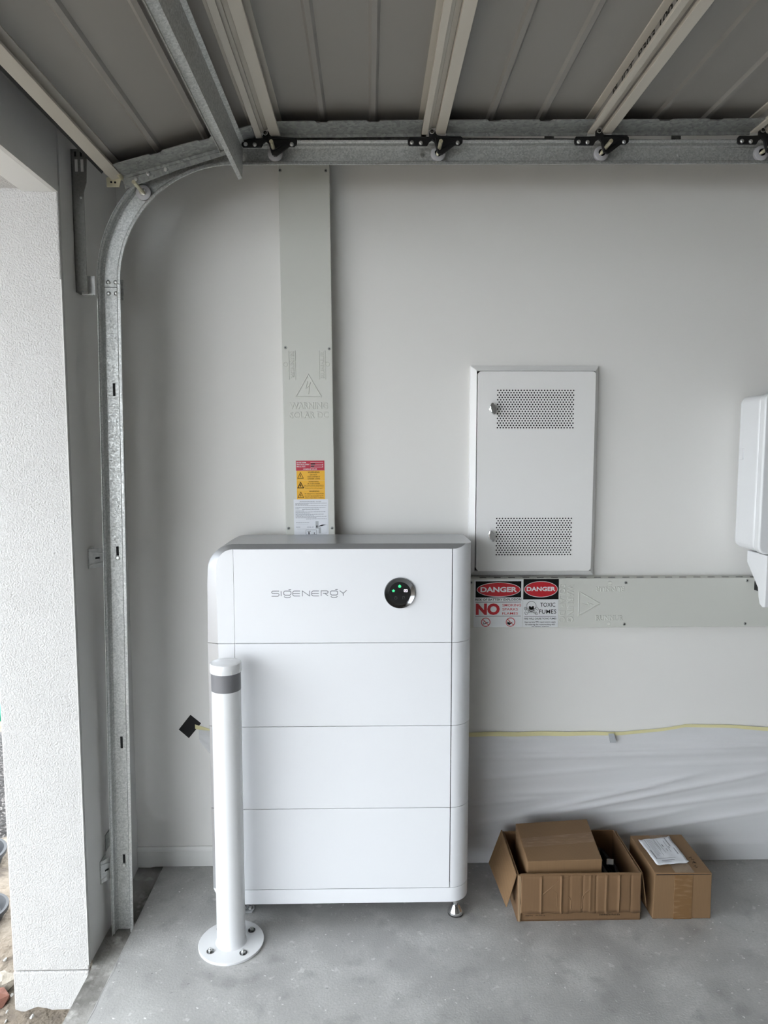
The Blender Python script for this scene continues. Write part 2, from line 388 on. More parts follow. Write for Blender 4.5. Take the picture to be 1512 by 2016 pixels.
# brand lettering drawn as strokes
lg = MB()
def LX(a): return -.3154 + (a - 112)/680*.2427
def LZ(b): return 1.1284 - (b - 107)/50*.0178
G1 = lambda x: [[(x, 107), (x+44, 107), (x+52, 110), (x+66, 107)][:2] + [(x+62, 110), (x+66, 118), (x+66, 140), (x+60, 146), (x+10, 146), (x, 138), (x, 118), (x+6, 109), (x+44, 109)], [(x+4, 160), (x+14, 168), (x+34, 170), (x+52, 168), (x+64, 158)], [(x+44, 96), (x+66, 96)]]
strokes = [[(180, 109), (122, 109), (114, 115), (114, 124), (122, 131), (170, 131), (179, 138), (179, 148), (170, 156), (112, 156)],
           [(198, 109), (198, 156)]]
def gee(x): return [[(x+10, 109), (x+54, 109), (x+65, 117), (x+65, 138), (x+54, 147), (x+10, 147), (x, 138), (x, 117), (x+10, 109)], [(x+3, 159), (x+14, 168), (x+33, 170), (x+52, 168), (x+63, 159)], [(x+44, 96), (x+66, 96)]]
def eee(x): return [[(x+66, 109), (x+12, 109), (x, 118), (x, 146), (x+12, 155), (x+66, 155)], [(x+2, 132), (x+64, 132)]]
strokes += gee(222) + eee(303) + [[(389, 158), (389, 108), (455, 155), (455, 106)]] + eee(474)
strokes += [[(559, 156), (559, 108), (610, 108), (622, 114), (622, 124), (612, 131), (575, 131)], [(590, 131), (622, 154)]]
strokes += gee(643) + [[(727, 107), (758, 131), (790, 104)], [(758, 134), (758, 154)]]
for st in strokes: lg.stroke([(LX(a), LZ(b)) for a, b in st], .0022, YF - .0004, YF + .0005)
obj('brand_lettering', lg, 'logo', fp)
# round display
DX, DZ = .098, 1.1206
dp = obj('display', MB().lathe([(.0500, 0), (.0505, .003), (.0500, .0065), (.0485, .0085), (.0355, .0042)], (DX, YF, DZ), (0, -1, 0), 64), 'ring_black', hd, smooth=True)
obj('screen_glass', MB().lathe([(.0362, .0042), (.0356, .0052), (.001, .0053)], (DX, YF, DZ), (0, -1, 0), 64), 'glass_black', dp, smooth=True)
def D(px, py): return DX + (px - 780)/13.75*.00164, DZ - (py - 655)/13.75*.00164
yd0, yd1 = YF - .0058, YF - .005
x, z = D(775, 462)
obj('status_light', MB().prism([(x-.0048, z-.003), (x-.002, z-.005), (x+.002, z-.005), (x+.0048, z-.003), (x+.0045, z+.001), (x, z+.005), (x-.0045, z+.001)], 'y', yd0, yd1), 'green_led', dp)
x, z = D(607, 592)
obj('status_light', MB().prism([(x + (.0055 if k % 2 == 0 else .0032)*math.sin(PI*k/5), z + (.0055 if k % 2 == 0 else .0032)*math.cos(PI*k/5)) for k in range(10)], 'y', yd0, yd1), 'green_led', dp)
x, z = D(940, 590); ic = MB()
ic.stroke([(x-.005, z-.0036), (x-.005, z+.0036), (x+.005, z+.0036), (x+.005, z-.0036)], .0013, yd0, yd1, True)
ic.prism([(x-.003, z+.001), (x, z+.002), (x+.003, z-.0015), (x, z-.0008)], 'y', yd0, yd1)
obj('battery_icon', ic, 'pale_led', dp)
ic = MB(); x, z = D(672, 785); ic.ring(x, z, .005, .005, .0009, yd0, yd1, 20); ic.box(x-.0006, x+.0006, yd0, yd1, z-.001, z+.006)
x, z = D(885, 785); ic.stroke([(x-.0035, z-.004), (x-.0035, z+.004), (x+.003, z+.004), (x+.003, z)], .0009, yd0, yd1)
obj('unlit_icons', ic, 'icon_dim', dp)

# ================================================================= BOLLARD
BX, BY = -.446, -.437
B = thing('bollard', (BX, BY, 0), 'white steel bollard with a grey band, bolted to the floor before the battery', 'bollard')
bp = obj('base_plate', MB().lathe([(.1025, 0), (.1035, .001), (.1035, .007), (.1025, .008)], (BX, BY, 0), n=72), 'white_gloss', B, smooth=True)
obj('post', MB().lathe([(.0495, .008), (.0470, .0105), (.0452, .014), (.0450, .02), (.0450, .9)], (BX, BY, 0), n=64), 'white_gloss', B, smooth=True)
obj('reflective_band', MB().lathe([(.0450, .8405), (.0456, .8405), (.0456, .896), (.0450, .896)], (BX, BY, 0), n=64), 'reflective', B, smooth=True)
cp = obj('cap', MB().lathe([(.0452, .897), (.0478, .8975), (.0482, .9), (.0480, .920), (.0465, .9255), (.040, .928), (.001, .929)], (BX, BY, 0), n=64), 'white_gloss', B, smooth=True)
for k in range(10):
    a = k*2*PI/10 + .25
    obj('grip_notch', MB().obox((BX + .0482*math.cos(a), BY + .0482*math.sin(a), .903), (math.cos(a), math.sin(a), 0), (-math.sin(a), math.cos(a), 0), (0, 0, 1), .0006, .0012, .006), 'gloss_trim', cp)
a0 = math.radians(40)
for k in range(4):
    a = a0 + k*PI/2
    x, y = BX + .0745*math.cos(a), BY + .0745*math.sin(a)
    bo = obj('anchor_bolt', MB().lathe([(.0072, .010), (.0072, .016), (.0066, .0166), (.0042, .0166), (.0042, .0200), (.0034, .0208)], (x, y, 0), n=12), 'zinc', B, smooth=False)
    obj('washer', MB().lathe([(.0118, .008), (.0118, .0102), (.007, .0103)], (x, y, 0), n=28), 'ring_black', bo)

# ================================================================= CABLE DUCTS
def screw(parent, x, y, z, r=.0052):
    s = obj('screw', MB().lathe([(r, 0), (r, .0012), (r*.75, .0022), (r*.35, .0020)], (x, y, z), (0, -1, 0), 16), 'galv_dull', parent)
    obj('drive_recess', MB().lathe([(r*.4, .0018), (r*.4, .0024)], (x, y, z), (0, -1, 0), 6), 'print', s)
    return s
YD = -.075
V = thing('cable_duct', (-.2095, 0, 1.2), 'tall grey plastic cable duct with embossed solar warning rising above the battery', 'cable duct')
# built upright about its base; leans by half a degree as mounted
x0, x1 = -.2095 - .0877, -.2095 + .0877
cv = obj('duct_cover', MB().box(x0, x1, YD, YD + .016, 1.02, 2.745), 'duct', V, bevel=.0025)
obj('duct_tray', MB().box(x0 + .003, x1 - .003, YD + .015, -.0005, 1.02, 2.745), 'duct', V, bevel=.001)
for (x, z) in ((-.2906, 2.5288), (-.1352, 2.5284), (-.2843, 1.9353), (-.1325, 1.9305), (-.2870, 1.3019), (-.1316, 1.3015)): screw(V, x, YD, z)
em = MB(); e = .0017; dx = .0055
text(em, 'WARNING', -.2806 + dx, 1.7222, -.1457 + dx, 1.7462, YD, e, bold=.004)
text(em, 'SOLAR DC', -.281 + dx, 1.690, -.1441 + dx, 1.7140, YD, e, bold=.004)
em.ridge([(-.2573 + dx, 1.7656), (-.1685 + dx, 1.7656), (-.2129 + dx, 1.843)], .0055, YD, e, True)
em.ridge([(-.216 + dx, 1.818), (-.222 + dx, 1.795), (-.2105 + dx, 1.803), (-.2128 + dx, 1.776)], .0035, YD, e)
em.ridge([(-.206 + dx, 1.815), (-.2105 + dx, 1.803)], .0035, YD, e)
for (a, b, r) in ((-.2785 + .005, -.2566 + .005, -90), (-.1725 + .005, -.152 + .005, 90)):
    text(em, 'RUNNUR', a + .004, 1.829, b - .004, 1.922, YD, e, rot=r, bold=.004)
    em.ridge([(a, 1.826), (a, 1.924)], .0032, YD, e*.8); em.ridge([(b, 1.826), (b, 1.924)], .0032, YD, e*.8)
for cx in (-.2855, -.1395): em.ridge([(cx + .007*math.cos(k*PI/8), 1.878 + .007*math.sin(k*PI/8)) for k in range(16)], .0026, YD, e*.7, True)
obj('embossed_lettering', em, 'duct', cv)
# warning labels on the cover
KX = lambda u: -.2685 + (u - 85)/800*.1225 + .0015       # picture of the label sheet, 800 units wide = 122.5 mm
KZ = lambda v: 1.4052 - (v - 1100)/860*.1308
YS = YD - .0004
rl = obj('red_label', MB().box(KX(155), KX(812), YS, YD, KZ(430), KZ(200)), 'label_red', V); rl['label'] = 'red battery system rating label'
tm = MB()
text(tm, 'BATTERY SYSTEM', KX(175), KZ(258), KX(385), KZ(228), YS - .0002, bold=.02)
text(tm, 'SHORT CIRCUIT CURRENT', KX(175), KZ(302), KX(465), KZ(274), YS - .0002, bold=.02)
text(tm, 'MAX D.C. VOLTS', KX(175), KZ(350), KX(370), KZ(320), YS - .0002, bold=.02)
text(tm, 'HOMEBASE SOLAR', KX(325), KZ(412), KX(640), KZ(384), YS - .0002, bold=.02)
for v in (243, 300, 350): tm.box(KX(490), KX(780), YS - .0003, YS, KZ(v + 4), KZ(v - 3))
text(tm, 'A', KX(762), KZ(298), KX(782), KZ(276), YS - .0002, bold=.03); text(tm, 'V', KX(762), KZ(348), KX(782), KZ(324), YS - .0002, bold=.03)
obj('label_text', tm, 'sign_white', rl)
tm = MB(); tm.box(KX(500), KX(600), YS - .0003, YS, KZ(292), KZ(264)); tm.box(KX(500), KX(575), YS - .0003, YS, KZ(343), KZ(318))
obj('handwritten_value', tm, 'print', rl)
def warn_label(v0, v1, lines, tri_h, filled):
    y = obj('yellow_label', MB().box(KX(165), KX(815), YS, YD, KZ(v1), KZ(v0)), 'label_yellow', V, bevel=.0002)
    t = MB()
    for s, u0, a, u1, b in lines: text(t, s, KX(u0), KZ(b), KX(u1), KZ(a), YS - .0002, bold=.012)
    cx, zb, zt_ = KX(255), KZ(tri_h + 132), KZ(tri_h)
    hw = (KX(322) - KX(190))/2
    t.stroke([(cx - hw, zb), (cx + hw, zb), (cx, zt_)], .0026 if filled else .0016, YS - .0004, YS, True)
    t.stroke([(cx + .001, zt_ - .006), (cx - .0025, zb + .008), (cx + .0015, zb + .0085), (cx - .001, zb + .003)], .0022 if filled else .0014, YS - .0004, YS)
    obj('label_text', t, 'print', y)
warn_label(432, 656, [('WARNING', 425, 450, 695, 487), ('DO NOT', 478, 510, 640, 545), ('DISCONNECT', 420, 560, 708, 590), ('UNDER LOAD', 420, 605, 708, 638)], 475, False)
warn_label(658, 880, [('WARNING', 440, 675, 672, 702), ('ARC FLASH HAZARD', 412, 722, 700, 748), ('ARC FLASH HAZARD. APPROPRIATE', 330, 768, 785, 785), ('PPE AND TOOLS REQUIRED WHILE', 330, 805, 785, 822), ('WORKING ON THIS EQUIPMENT', 355, 843, 765, 860)], 700, True)
warn_label(882, 1098, [('WARNING', 450, 898, 680, 930), ('PV ARRAY D.C. ISOLATORS', 345, 960, 785, 985), ('DO NOT DE-ENERGISE THE PV', 345, 1012, 780, 1036), ('ARRAY AND ARRAY CABLING', 352, 1056, 782, 1080)], 925, False)
wl_ = obj('white_label', MB().box(KX(85), KX(885), YS - .0003, YD, KZ(1985), KZ(1100)), 'paper', V); wl_['label'] = 'white shutdown procedure label'
t = MB(); yy = YS - .0005
text(t, 'SHUTDOWN PROCEDURE - ON GRID', KX(225), KZ(1168), KX(722), KZ(1140), yy, bold=.014)
text(t, 'MAINTENANCE PROCEDURE', KX(285), KZ(1352), KX(672), KZ(1322), yy, bold=.014)
for v, u0, u1 in ((1190, 125, 850), (1217, 125, 425), (1243, 125, 845), (1295, 125, 820), (1322, 125, 215), (1370, 125, 320), (1397, 125, 815), (1424, 125, 450), (1450, 125, 790), (1477, 125, 550), (1502, 125, 850), (1530, 125, 620), (1563, 370, 845), (1648, 130, 435), (1752, 130, 240)):
    u = u0                                  # too small to read in the photo: rows of word-length dashes
    while u < u1 - 8:
        w_ = min(u1 - u, random.choice((18, 26, 34, 44)))
        t.box(KX(u), KX(u + w_), yy - .0001, yy, KZ(v + 5), KZ(v - 5)); u += w_ + 8
text(t, 'DETAIL  SW', KX(390), KZ(1765), KX(540), KZ(1742), yy, bold=.01)
t.box(KX(130), KX(420), yy - .0001, yy, KZ(1692), KZ(1690)); t.box(KX(150), KX(430), yy - .0001, yy, KZ(1799), KZ(1797))
obj('label_text', t, 'print_grey', wl_)
t = MB()
t.prism([(KX(650), KZ(1745)), (KX(655), KZ(1728)), (KX(730), KZ(1700)), (KX(830), KZ(1695)), (KX(740), KZ(1728))], 'y', yy - .0002, yy)
t.box(KX(602), KX(628), yy - .0002, yy, KZ(1765), KZ(1715))
t.stroke([(KX(360), KZ(1930)), (KX(600), KZ(1930)), (KX(605), KZ(1820)), (KX(362), KZ(1820))], .0009, yy - .0002, yy, True)
t.box(KX(415), KX(440), yy - .0002, yy, KZ(1925), KZ(1870)); t.box(KX(545), KX(560), yy - .0002, yy, KZ(1920), KZ(1880)); t.box(KX(395), KX(470), yy - .0002, yy, KZ(1858), KZ(1848))
obj('label_sketch', t, 'print', wl_)
t = MB(); t.box(KX(585), KX(655), yy - .0001, yy, KZ(1790), KZ(1618)); t.box(KX(655), KX(705), yy - .0001, yy, KZ(1905), KZ(1760))
t.stroke([(KX(705), KZ(1905)), (KX(850), KZ(1890)), (KX(855), KZ(1700)), (KX(705), KZ(1740))], .0006, yy - .0001, yy, True)
obj('label_shading', t, 'grey_tape', wl_)
V.rotation_euler = (0, -.0084, 0)

H = thing('cable_duct', (.75, 0, .935), 'grey plastic cable duct running level under the switchboard with two danger signs', 'cable duct')
hc = obj('duct_cover', MB().box(.02, 2.2, YD, YD + .016, .935, 1.117), 'duct', H, bevel=.0025)
obj('duct_tray', MB().box(.02, 2.2, YD + .0155, -.0005, .938, 1.114), 'duct', H, bevel=.001)
for k in range(32):
    x = .40 + k*.0523
    obj('slot', MB().box(x, x + .024, YD + .012, YD + .020, 1.1135, 1.1176), 'inner_dark', H)
for (x, z) in ((.3668, 1.1031), (.9287, 1.1008), (.9279, .947), (1.3731, 1.1065), (1.3731, .947)): screw(H, x, YD, z)
em = MB()
text(em, 'SOLAR DC', .6864, .9576, .7118, 1.0962, YD, e, rot=-90, bold=.004)
text(em, 'WARNING', .7165, .9576, .7415, 1.0962, YD, e, rot=-90, bold=.004)
em.ridge([(.7600, .9799), (.7600, 1.0679), (.8363, 1.0245)], .0055, YD, e, True)
em.ridge([(.812, 1.021), (.792, 1.027), (.797, 1.018), (.772, 1.024)], .0035, YD, e)
text(em, 'RUNNUR', .8185, 1.068, .9240, 1.087, YD, e, rot=180, bold=.004)
text(em, 'RUNNUR', .8227, .961, .9235, .981, YD, e, bold=.004)
for z in (1.0985, .9485): em.ridge([(.871 + .007*math.cos(k*PI/8), z + .007*math.sin(k*PI/8)) for k in range(16)], .0026, YD, e*.7, True)
obj('embossed_lettering', em, 'duct', hc)
# danger signs (units of the reading grid: 7.96 per picture pixel)
SX = lambda u: .3639 + (920 + u/7.96 - 926)*.0018683
SZ = lambda v: 1.1196 - (1120 + v/7.96 - 1138)*.001868
YS = YD - .001
s1 = obj('danger_sign', MB().box(SX(105), SX(862), YS, YD, SZ(915), SZ(172)), 'sign_white', H, bevel=.0003); s1['label'] = 'danger sign about battery explosion risk'
y1_, y2_, y3_ = YS - .0002, YS - .0005, YS - .0008
obj('black_field', MB().box(SX(130), SX(835), y1_, YS, SZ(447), SZ(195)), 'print', s1)
obj('oval_border', MB().disc(SX(487), SZ(325), 338/7.96*.001868, 113/7.96*.001868, y2_, YS, 64), 'sign_white', s1)
obj('red_oval', MB().disc(SX(487), SZ(325), 330/7.96*.001868, 105/7.96*.001868, y3_, YS, 64), 'sign_red', s1)
t = MB(); text(t, 'DANGER', SX(205), SZ(365), SX(770), SZ(283), y3_ - .0003, bold=.035); obj('danger_text', t, 'sign_white', s1)
t = MB(); text(t, 'NO', SX(137), SZ(722), SX(508), SZ(540), y1_, bold=.05)
text(t, 'SMOKING', SX(548), SZ(588), SX(838), SZ(550), y1_, bold=.006); text(t, 'SPARKS', SX(548), SZ(652), SX(788), SZ(615), y1_, bold=.006); text(t, 'FLAMES', SX(548), SZ(717), SX(790), SZ(680), y1_, bold=.006)
r = 72/7.96*.001868
for u in (293, 677):
    t.ring(SX(u), SZ(835), r, r, .0026, y2_, y1_, 36)
    t.stroke([(SX(u) - r*.68, SZ(835) + r*.68), (SX(u) + r*.68, SZ(835) - r*.68)], .0024, y2_, y1_)
obj('red_print', t, 'sign_red', s1)
t = MB(); text(t, 'RISK OF BATTERY EXPLOSION', SX(130), SZ(497), SX(838), SZ(463), y1_, bold=.014)
for v in (520, 741): t.box(SX(130), SX(835), y1_, YS, SZ(v + 3), SZ(v - 3))
t.stroke([(SX(255), SZ(868)), (SX(335), SZ(832))], .0024, y1_, YS); t.stroke([(SX(255), SZ(862)), (SX(258), SZ(838)), (SX(275), SZ(815))], .0014, y1_, YS)
t.prism([(SX(625), SZ(862)), (SX(630), SZ(820)), (SX(645), SZ(842)), (SX(655), SZ(818)), (SX(668), SZ(850)), (SX(720), SZ(826)), (SX(660), SZ(885))], 'y', y1_, YS)
obj('black_print', t, 'print', s1)
s2 = obj('danger_sign', MB().box(SX(868), SX(1415), YS, YD, SZ(918), SZ(162)), 'sign_white', H, bevel=.0003); s2['label'] = 'danger sign about toxic fumes with skull'
obj('black_field', MB().box(SX(868), SX(1415), y1_, YS, SZ(480), SZ(162)), 'print', s2)
obj('oval_border', MB().disc(SX(1140), SZ(322), 260/7.96*.001868, 126/7.96*.001868, y2_, YS, 64), 'sign_white', s2)
obj('red_oval', MB().disc(SX(1140), SZ(322), 252/7.96*.001868, 118/7.96*.001868, y3_, YS, 64), 'sign_red', s2)
t = MB(); text(t, 'DANGER', SX(918), SZ(350), SX(1365), SZ(283), y3_ - .0003, bold=.035); obj('danger_text', t, 'sign_white', s2)
t = MB(); text(t, 'TOXIC', SX(1135), SZ(597), SX(1368), SZ(532), y1_, bold=.006); text(t, 'FUMES', SX(1118), SZ(705), SX(1385), SZ(640), y1_, bold=.006)
t.box(SX(890), SX(1385), y1_, YS, SZ(751), SZ(745))
text(t, 'FIRE WILL CAUSE TOXIC FUMES', SX(890), SZ(796), SX(1388), SZ(768), y1_, bold=.012)
text(t, 'Appropriate PPE requirements apply', SX(893), SZ(853), SX(1380), SZ(823), y1_, bold=.015)
text(t, 'for entering the room/working with', SX(908), SZ(892), SX(1368), SZ(862), y1_, bold=.015)
text(t, 'the battery systems', SX(1005), SZ(915), SX(1275), SZ(900), y1_, bold=.015)
obj('black_print', t, 'print', s2)
def q(u, v): return (SX(u), SZ(v))
bn = MB(); bw = MB()
for p in (((905, 625), (1075, 700)), ((1088, 625), (915, 700))):
    bn.stroke([q(*p[0]), q(*p[1])], .0052, y1_, YS); bw.stroke([q(*p[0]), q(*p[1])], .0030, y2_, YS)
    for c_ in p:
        for k in (-9, 9): bn.disc(*q(c_[0] + k*.6, c_[1] + k), .0042, .0042, y1_, YS, 16); bw.disc(*q(c_[0] + k*.6, c_[1] + k), .0030, .0030, y2_, YS, 16)
bn.disc(*q(997, 580), .0176, .0168, y1_ - .0004, YS, 36); bn.box(SX(955), SX(1040), y1_ - .0004, YS, SZ(690), SZ(600))
bw.disc(*q(997, 580), .0163, .0155, y2_ - .0004, YS, 36); bw.box(SX(960), SX(1035), y2_ - .0004, YS, SZ(684), SZ(600))
obj('skull_outline', bn, 'print', s2); obj('skull_fill', bw, 'sign_white', s2)
t = MB(); y5, y6 = y2_ - .0007, YS
t.disc(*q(972, 600), .0037, .0038, y5, y6, 16); t.disc(*q(1021, 600), .0037, .0038, y5, y6, 16)
t.prism([q(988, 638), q(997, 622), q(1007, 638)], 'y', y5, y6); t.stroke([q(958, 645), q(975, 660), q(997, 664), q(1018, 660), q(1036, 645)], .0022, y5, y6)
t.box(SX(968), SX(1026), y5, y6, SZ(674), SZ(668))
obj('skull_features', t, 'print', s2)

# ================================================================= SWITCHBOARD
B2 = thing('switchboard_cabinet', (.597, 0, 1.115), 'white steel switchboard cabinet with two perforated vents recessed in the wall', 'switchboard')
fo = (.364, .8295, 1.1185, 1.882); fi = (.3865, .8130, 1.137, 1.8615)
def frame_piece(a, b, c, d):
    # a,b outer edge ends, c,d inner ends: raised inner lip sloping to the outer edge
    yo, yi, yb = -.013, -.028, 0
    P = [(a[0], yb, a[1]), (b[0], yb, b[1]), (a[0], yo, a[1]), (b[0], yo, b[1]), (d[0], yi, d[1]), (c[0], yi, c[1]), (d[0], yb, d[1]), (c[0], yb, c[1])]
    return MB().add(P, [(0, 1, 3, 2), (2, 3, 4, 5), (5, 4, 6, 7), (7, 6, 1, 0), (0, 2, 5, 7), (1, 6, 4, 3)])
oc = [(fo[0], fo[2]), (fo[1], fo[2]), (fo[1], fo[3]), (fo[0], fo[3])]; icn = [(fi[0], fi[2]), (fi[1], fi[2]), (fi[1], fi[3]), (fi[0], fi[3])]
for k in range(4): obj('frame_rail', frame_piece(oc[k], oc[(k+1) % 4], icn[k], icn[(k+1) % 4]), 'box_white', B2, bevel=.0015)
obj('back_panel', MB().box(fi[0], fi[1], -.006, -.001, fi[2], fi[3]), 'inner_dark', B2)
dx0, dx1, dz0, dz1 = .3895, .8105, 1.1395, 1.8590; yd = -.042
def rr(x0, x1, z0, z1, rb, rt):
    p = []
    p += seg_arc(x0 + rb, z0 + rb, rb, 180, 270, 6) if rb else [(x0, z0)]
    p += seg_arc(x1 - rb, z0 + rb, rb, 270, 360, 6) if rb else [(x1, z0)]
    p += seg_arc(x1 - rt, z1 - rt, rt, 0, 90, 6) if rt else [(x1, z1)]
    p += seg_arc(x0 + rt, z1 - rt, rt, 90, 180, 6) if rt else [(x0, z1)]
    return p
door = MB(); pitch, rowp, hr = .01047, .00828, .0030
fields = []
for (fx, fz) in ((.4625, 1.1990), (.4600, 1.6590)):
    fields.append((fx - pitch/2, fx + 26.5*pitch, fz - rowp/2, fz + 16.5*rowp, fx, fz))
def face(pts): door.add([(x, yd, z) for x, z in pts], [tuple(range(len(pts)))])
f0, f1 = fields
face(rr(dx0, dx1, dz0, f0[2], .012, 0)); face(rr(dx0, dx1, f0[3], f1[2], 0, 0)); face(rr(dx0, dx1, f1[3], dz1, 0, .012))
for F_ in fields:
    face(rr(dx0, F_[0], F_[2], F_[3], 0, 0)); face(rr(F_[1], dx1, F_[2], F_[3], 0, 0))
    for rI in range(17):
        odd = rI % 2; cz = F_[5] + rI*rowp; ncol = 26 if odd else 27
        if odd:
            face([(F_[0], cz - rowp/2), (F_[0] + pitch/2, cz - rowp/2), (F_[0] + pitch/2, cz + rowp/2), (F_[0], cz + rowp/2)])
            face([(F_[1] - pitch/2, cz - rowp/2), (F_[1], cz - rowp/2), (F_[1], cz + rowp/2), (F_[1] - pitch/2, cz + rowp/2)])
        for c_ in range(ncol):
            cx = F_[4] + (c_ + .5*odd)*pitch
            O = [(1, 0), (1, 1), (0, 1), (-1, 1), (-1, 0), (-1, -1), (0, -1), (1, -1)]
            vs = [(cx + a*pitch/2, yd, cz + b*rowp/2) for a, b in O] + [(cx + hr*math.cos(k*PI/4), yd, cz + hr*math.sin(k*PI/4)) for k in range(8)] + [(cx + hr*math.cos(k*PI/4), yd + .002, cz + hr*math.sin(k*PI/4)) for k in range(8)]
            door.add(vs, [(k, (k+1) % 8, 8 + (k+1) % 8, 8 + k) for k in range(8)] + [(8 + k, 8 + (k+1) % 8, 16 + (k+1) % 8, 16 + k) for k in range(8)])
ol = rr(dx0, dx1, dz0, dz1, .012, .012); n = len(ol)
def shrink(p, k): return (p[0] + (.6 - p[0])/abs(.6 - p[0])*k, p[1] + (1.5 - p[1])/abs(1.5 - p[1])*k)
door.add([(x, yd, z) for x, z in ol] + [(x, -.010, z) for x, z in ol], [(i, (i+1) % n, n + (i+1) % n, n+i) for i in range(n)])
dr = obj('door', door, 'box_white', B2, recalc=False)
def latch(x, z):
    l = obj('latch', MB().lathe([(.011, 0), (.011, .003), (.008, .004), (.0075, .014)], (x, yd, z), (0, -1, 0), 24), 'chrome', dr, smooth=True)
    pts = [(-.004, .0215), (.004, .0215), (.0075, .015), (.0105, .010), (.0115, 0), (.0105, -.010), (.0075, -.015), (.004, -.0215), (-.004, -.0215), (-.0075, -.015), (-.0105, -.010), (-.0115, 0), (-.0105, .010), (-.0075, .015)]
    a = math.radians(12)
    pts = [(x + px*math.cos(a) - pz*math.sin(a), z + px*math.sin(a) + pz*math.cos(a)) for px, pz in pts]
    obj('turn_knob', MB().prism(pts, 'y', yd - .026, yd - .011), 'chrome', l, bevel=.0025, seg=3)
latch(.4405, 1.7255); latch(.4410, 1.2700)

# ================================================================= WALL INVERTER at the picture's edge
I = thing('wall_inverter', (1.55, 0, 1.03), 'white wall-mounted inverter box with cable cover at the right edge', 'inverter')
xi = 1.347
def side_rr(y0, y1, z0, z1, r): return seg_arc(y0 + r, z0 + r, r, 180, 270, 5) + seg_arc(y1 - r, z0 + r, r, 270, 360, 5) + seg_arc(y1 - r, z1 - r, r, 0, 90, 5) + seg_arc(y0 + r, z1 - r, r, 90, 180, 5)
def fr_rr(x0, x1, z0, z1, r): return seg_arc(x0 + r, z0 + r, r, 180, 270, 6) + seg_arc(x1 - r, z0 + r, r, 270, 360, 6) + seg_arc(x1 - r, z1 - r, r, 0, 90, 6) + seg_arc(x0 + r, z1 - r, r, 90, 180, 6)
obj('rear_housing', MB().prism(fr_rr(xi, xi + .43, 1.222, 1.772, .03), 'y', -.152, -.022), 'white_gloss', I, bevel=.007, seg=4)
obj('front_cover', MB().prism(fr_rr(xi, xi + .43, 1.218, 1.776, .03), 'y', -.187, -.1535), 'white_gloss', I, bevel=.007, seg=4)
obj('wall_plate', MB().box(xi + .06, xi + .37, -.022, -.0005, 1.28, 1.72), 'galv', I)
obj('side_catch', MB().box(xi - .0035, xi + .002, -.06, -.035, 1.545, 1.585), 'white_gloss', I, bevel=.001)
prof = [(-.05, 1.214), (-.05, 1.172), (-.130, 1.092), (-.136, 1.06), (-.146, 1.036), (-.165, 1.027), (-.18, 1.03), (-.18, 1.214)]
obj('cable_cover', MB().prism(prof, 'x', xi + .035, xi + .40), 'white_gloss', I, bevel=.003)
obj('cable_gland', MB().box(xi + .052, xi + .075, -.125, -.0765, 1.072, 1.105), 'black', I, bevel=.002)

# ================================================================= PLASTIC SHEET AND TAPES
folds = [((.39, .265), (1.11, .298), .5), ((.62, .205), (1.22, .338), 1.1), ((.75, .205), (1.525, .352), 1.0), ((.37, .15), (.80, .225), .7), ((.55, .440), (1.52, .458), .8), ((.45, .415), (1.40, .432), .5),
         ((.95, .20), (1.6, .285), .8), ((.37, .33), (.95, .375), .5), ((.37, .485), (.80, .492), .6), ((.9, .10), (1.6, .21), .8), ((.37, .08), (.7, .12), .7), ((1.2, .49), (1.9, .455), .8), ((.37, .23), (.62, .255), .6), ((.8, .12), (1.2, .20), .6), ((1.1, .38), (1.7, .40), .5)]
def tape_z(x): return .510 + (.026 if x > 1.2 else .026*max(0, (x - .95)/.25)**1.5)*(1 if x < 1.32 else max(.45, 1 - (x - 1.32)*2.6))
rows = []; NX, NZ = 220, 110
for j in range(NZ + 1):
    r_ = []
    for i in range(NX + 1):
        x = .05 + i/NX*2.0; z = .004 + (tape_z(x) - .006)*(j/NZ)
        y = -.0045 - .012*max(0, min(1, (.09 - z)/.02)) if z < .09 else -.0045
        edge = min(1, (1 - j/NZ)*8) * min(1, (i/NX)*30)
        for (a, b, amp) in folds:
            ax, az = a; bx, bz = b; L2 = (bx-ax)**2 + (bz-az)**2
            tt = ((x-ax)*(bx-ax) + (z-az)*(bz-az))/L2
            if -.15 < tt < 1.15:
                ds = ((x-ax)*(bz-az) - (z-az)*(bx-ax))/math.sqrt(L2)
                wv = max(0, min(1, (tt + .15)/.3, (1.15 - tt)/.3))
                y -= amp*wv*edge*(.0085*math.exp(-(ds/.010)**2) + .006*math.exp(-((ds - .018)/.022)**2))
        r_.append((x, y, z))
    rows.append(r_)
sh = obj('plastic_drop_sheet', MB().sheet(rows), 'film', base=(1.0, 0, 0), smooth=True, recalc=False)
tag(sh, 'creased translucent plastic sheet taped to the wall behind the cardboard boxes', 'plastic sheet')
def ribbon(pts, w, y, th=.0004):
    a = []; b = []
    for i, (x, z) in enumerate(pts):
        k = w[i] if isinstance(w, list) else w
        yy = y[i] if isinstance(y, list) else y
        a.append((x, yy, z + k/2)); b.append((x, yy, z - k/2))
    return MB().sheet([a, b])
pts = [(.05 + i*.05, tape_z(.05 + i*.05) - .002 + .0012*math.sin(i*1.7)) for i in range(41)]
tp_ = obj('masking_tape', ribbon(pts, [.017 - .006*max(0, math.sin((p[0] - .7)*3.2)) for p in pts], [-.0065 - .003*max(0, math.sin(p[0]*9)) for p in pts]), 'tape', base=(1.0, 0, .5), solid=.0006)
tag(tp_, 'long strip of yellow masking tape along the top of the plastic sheet', 'tape')
gt = obj('tape_patch', MB().prism([(.9, .513), (.922, .513), (.931, .478), (.908, .478)], 'y', -.0245, -.0215), 'grey_tape', base=(.915, -.02, .48), bevel=.0006)
tag(gt, 'small grey tape tab holding the plastic sheet below the masking tape', 'tape')
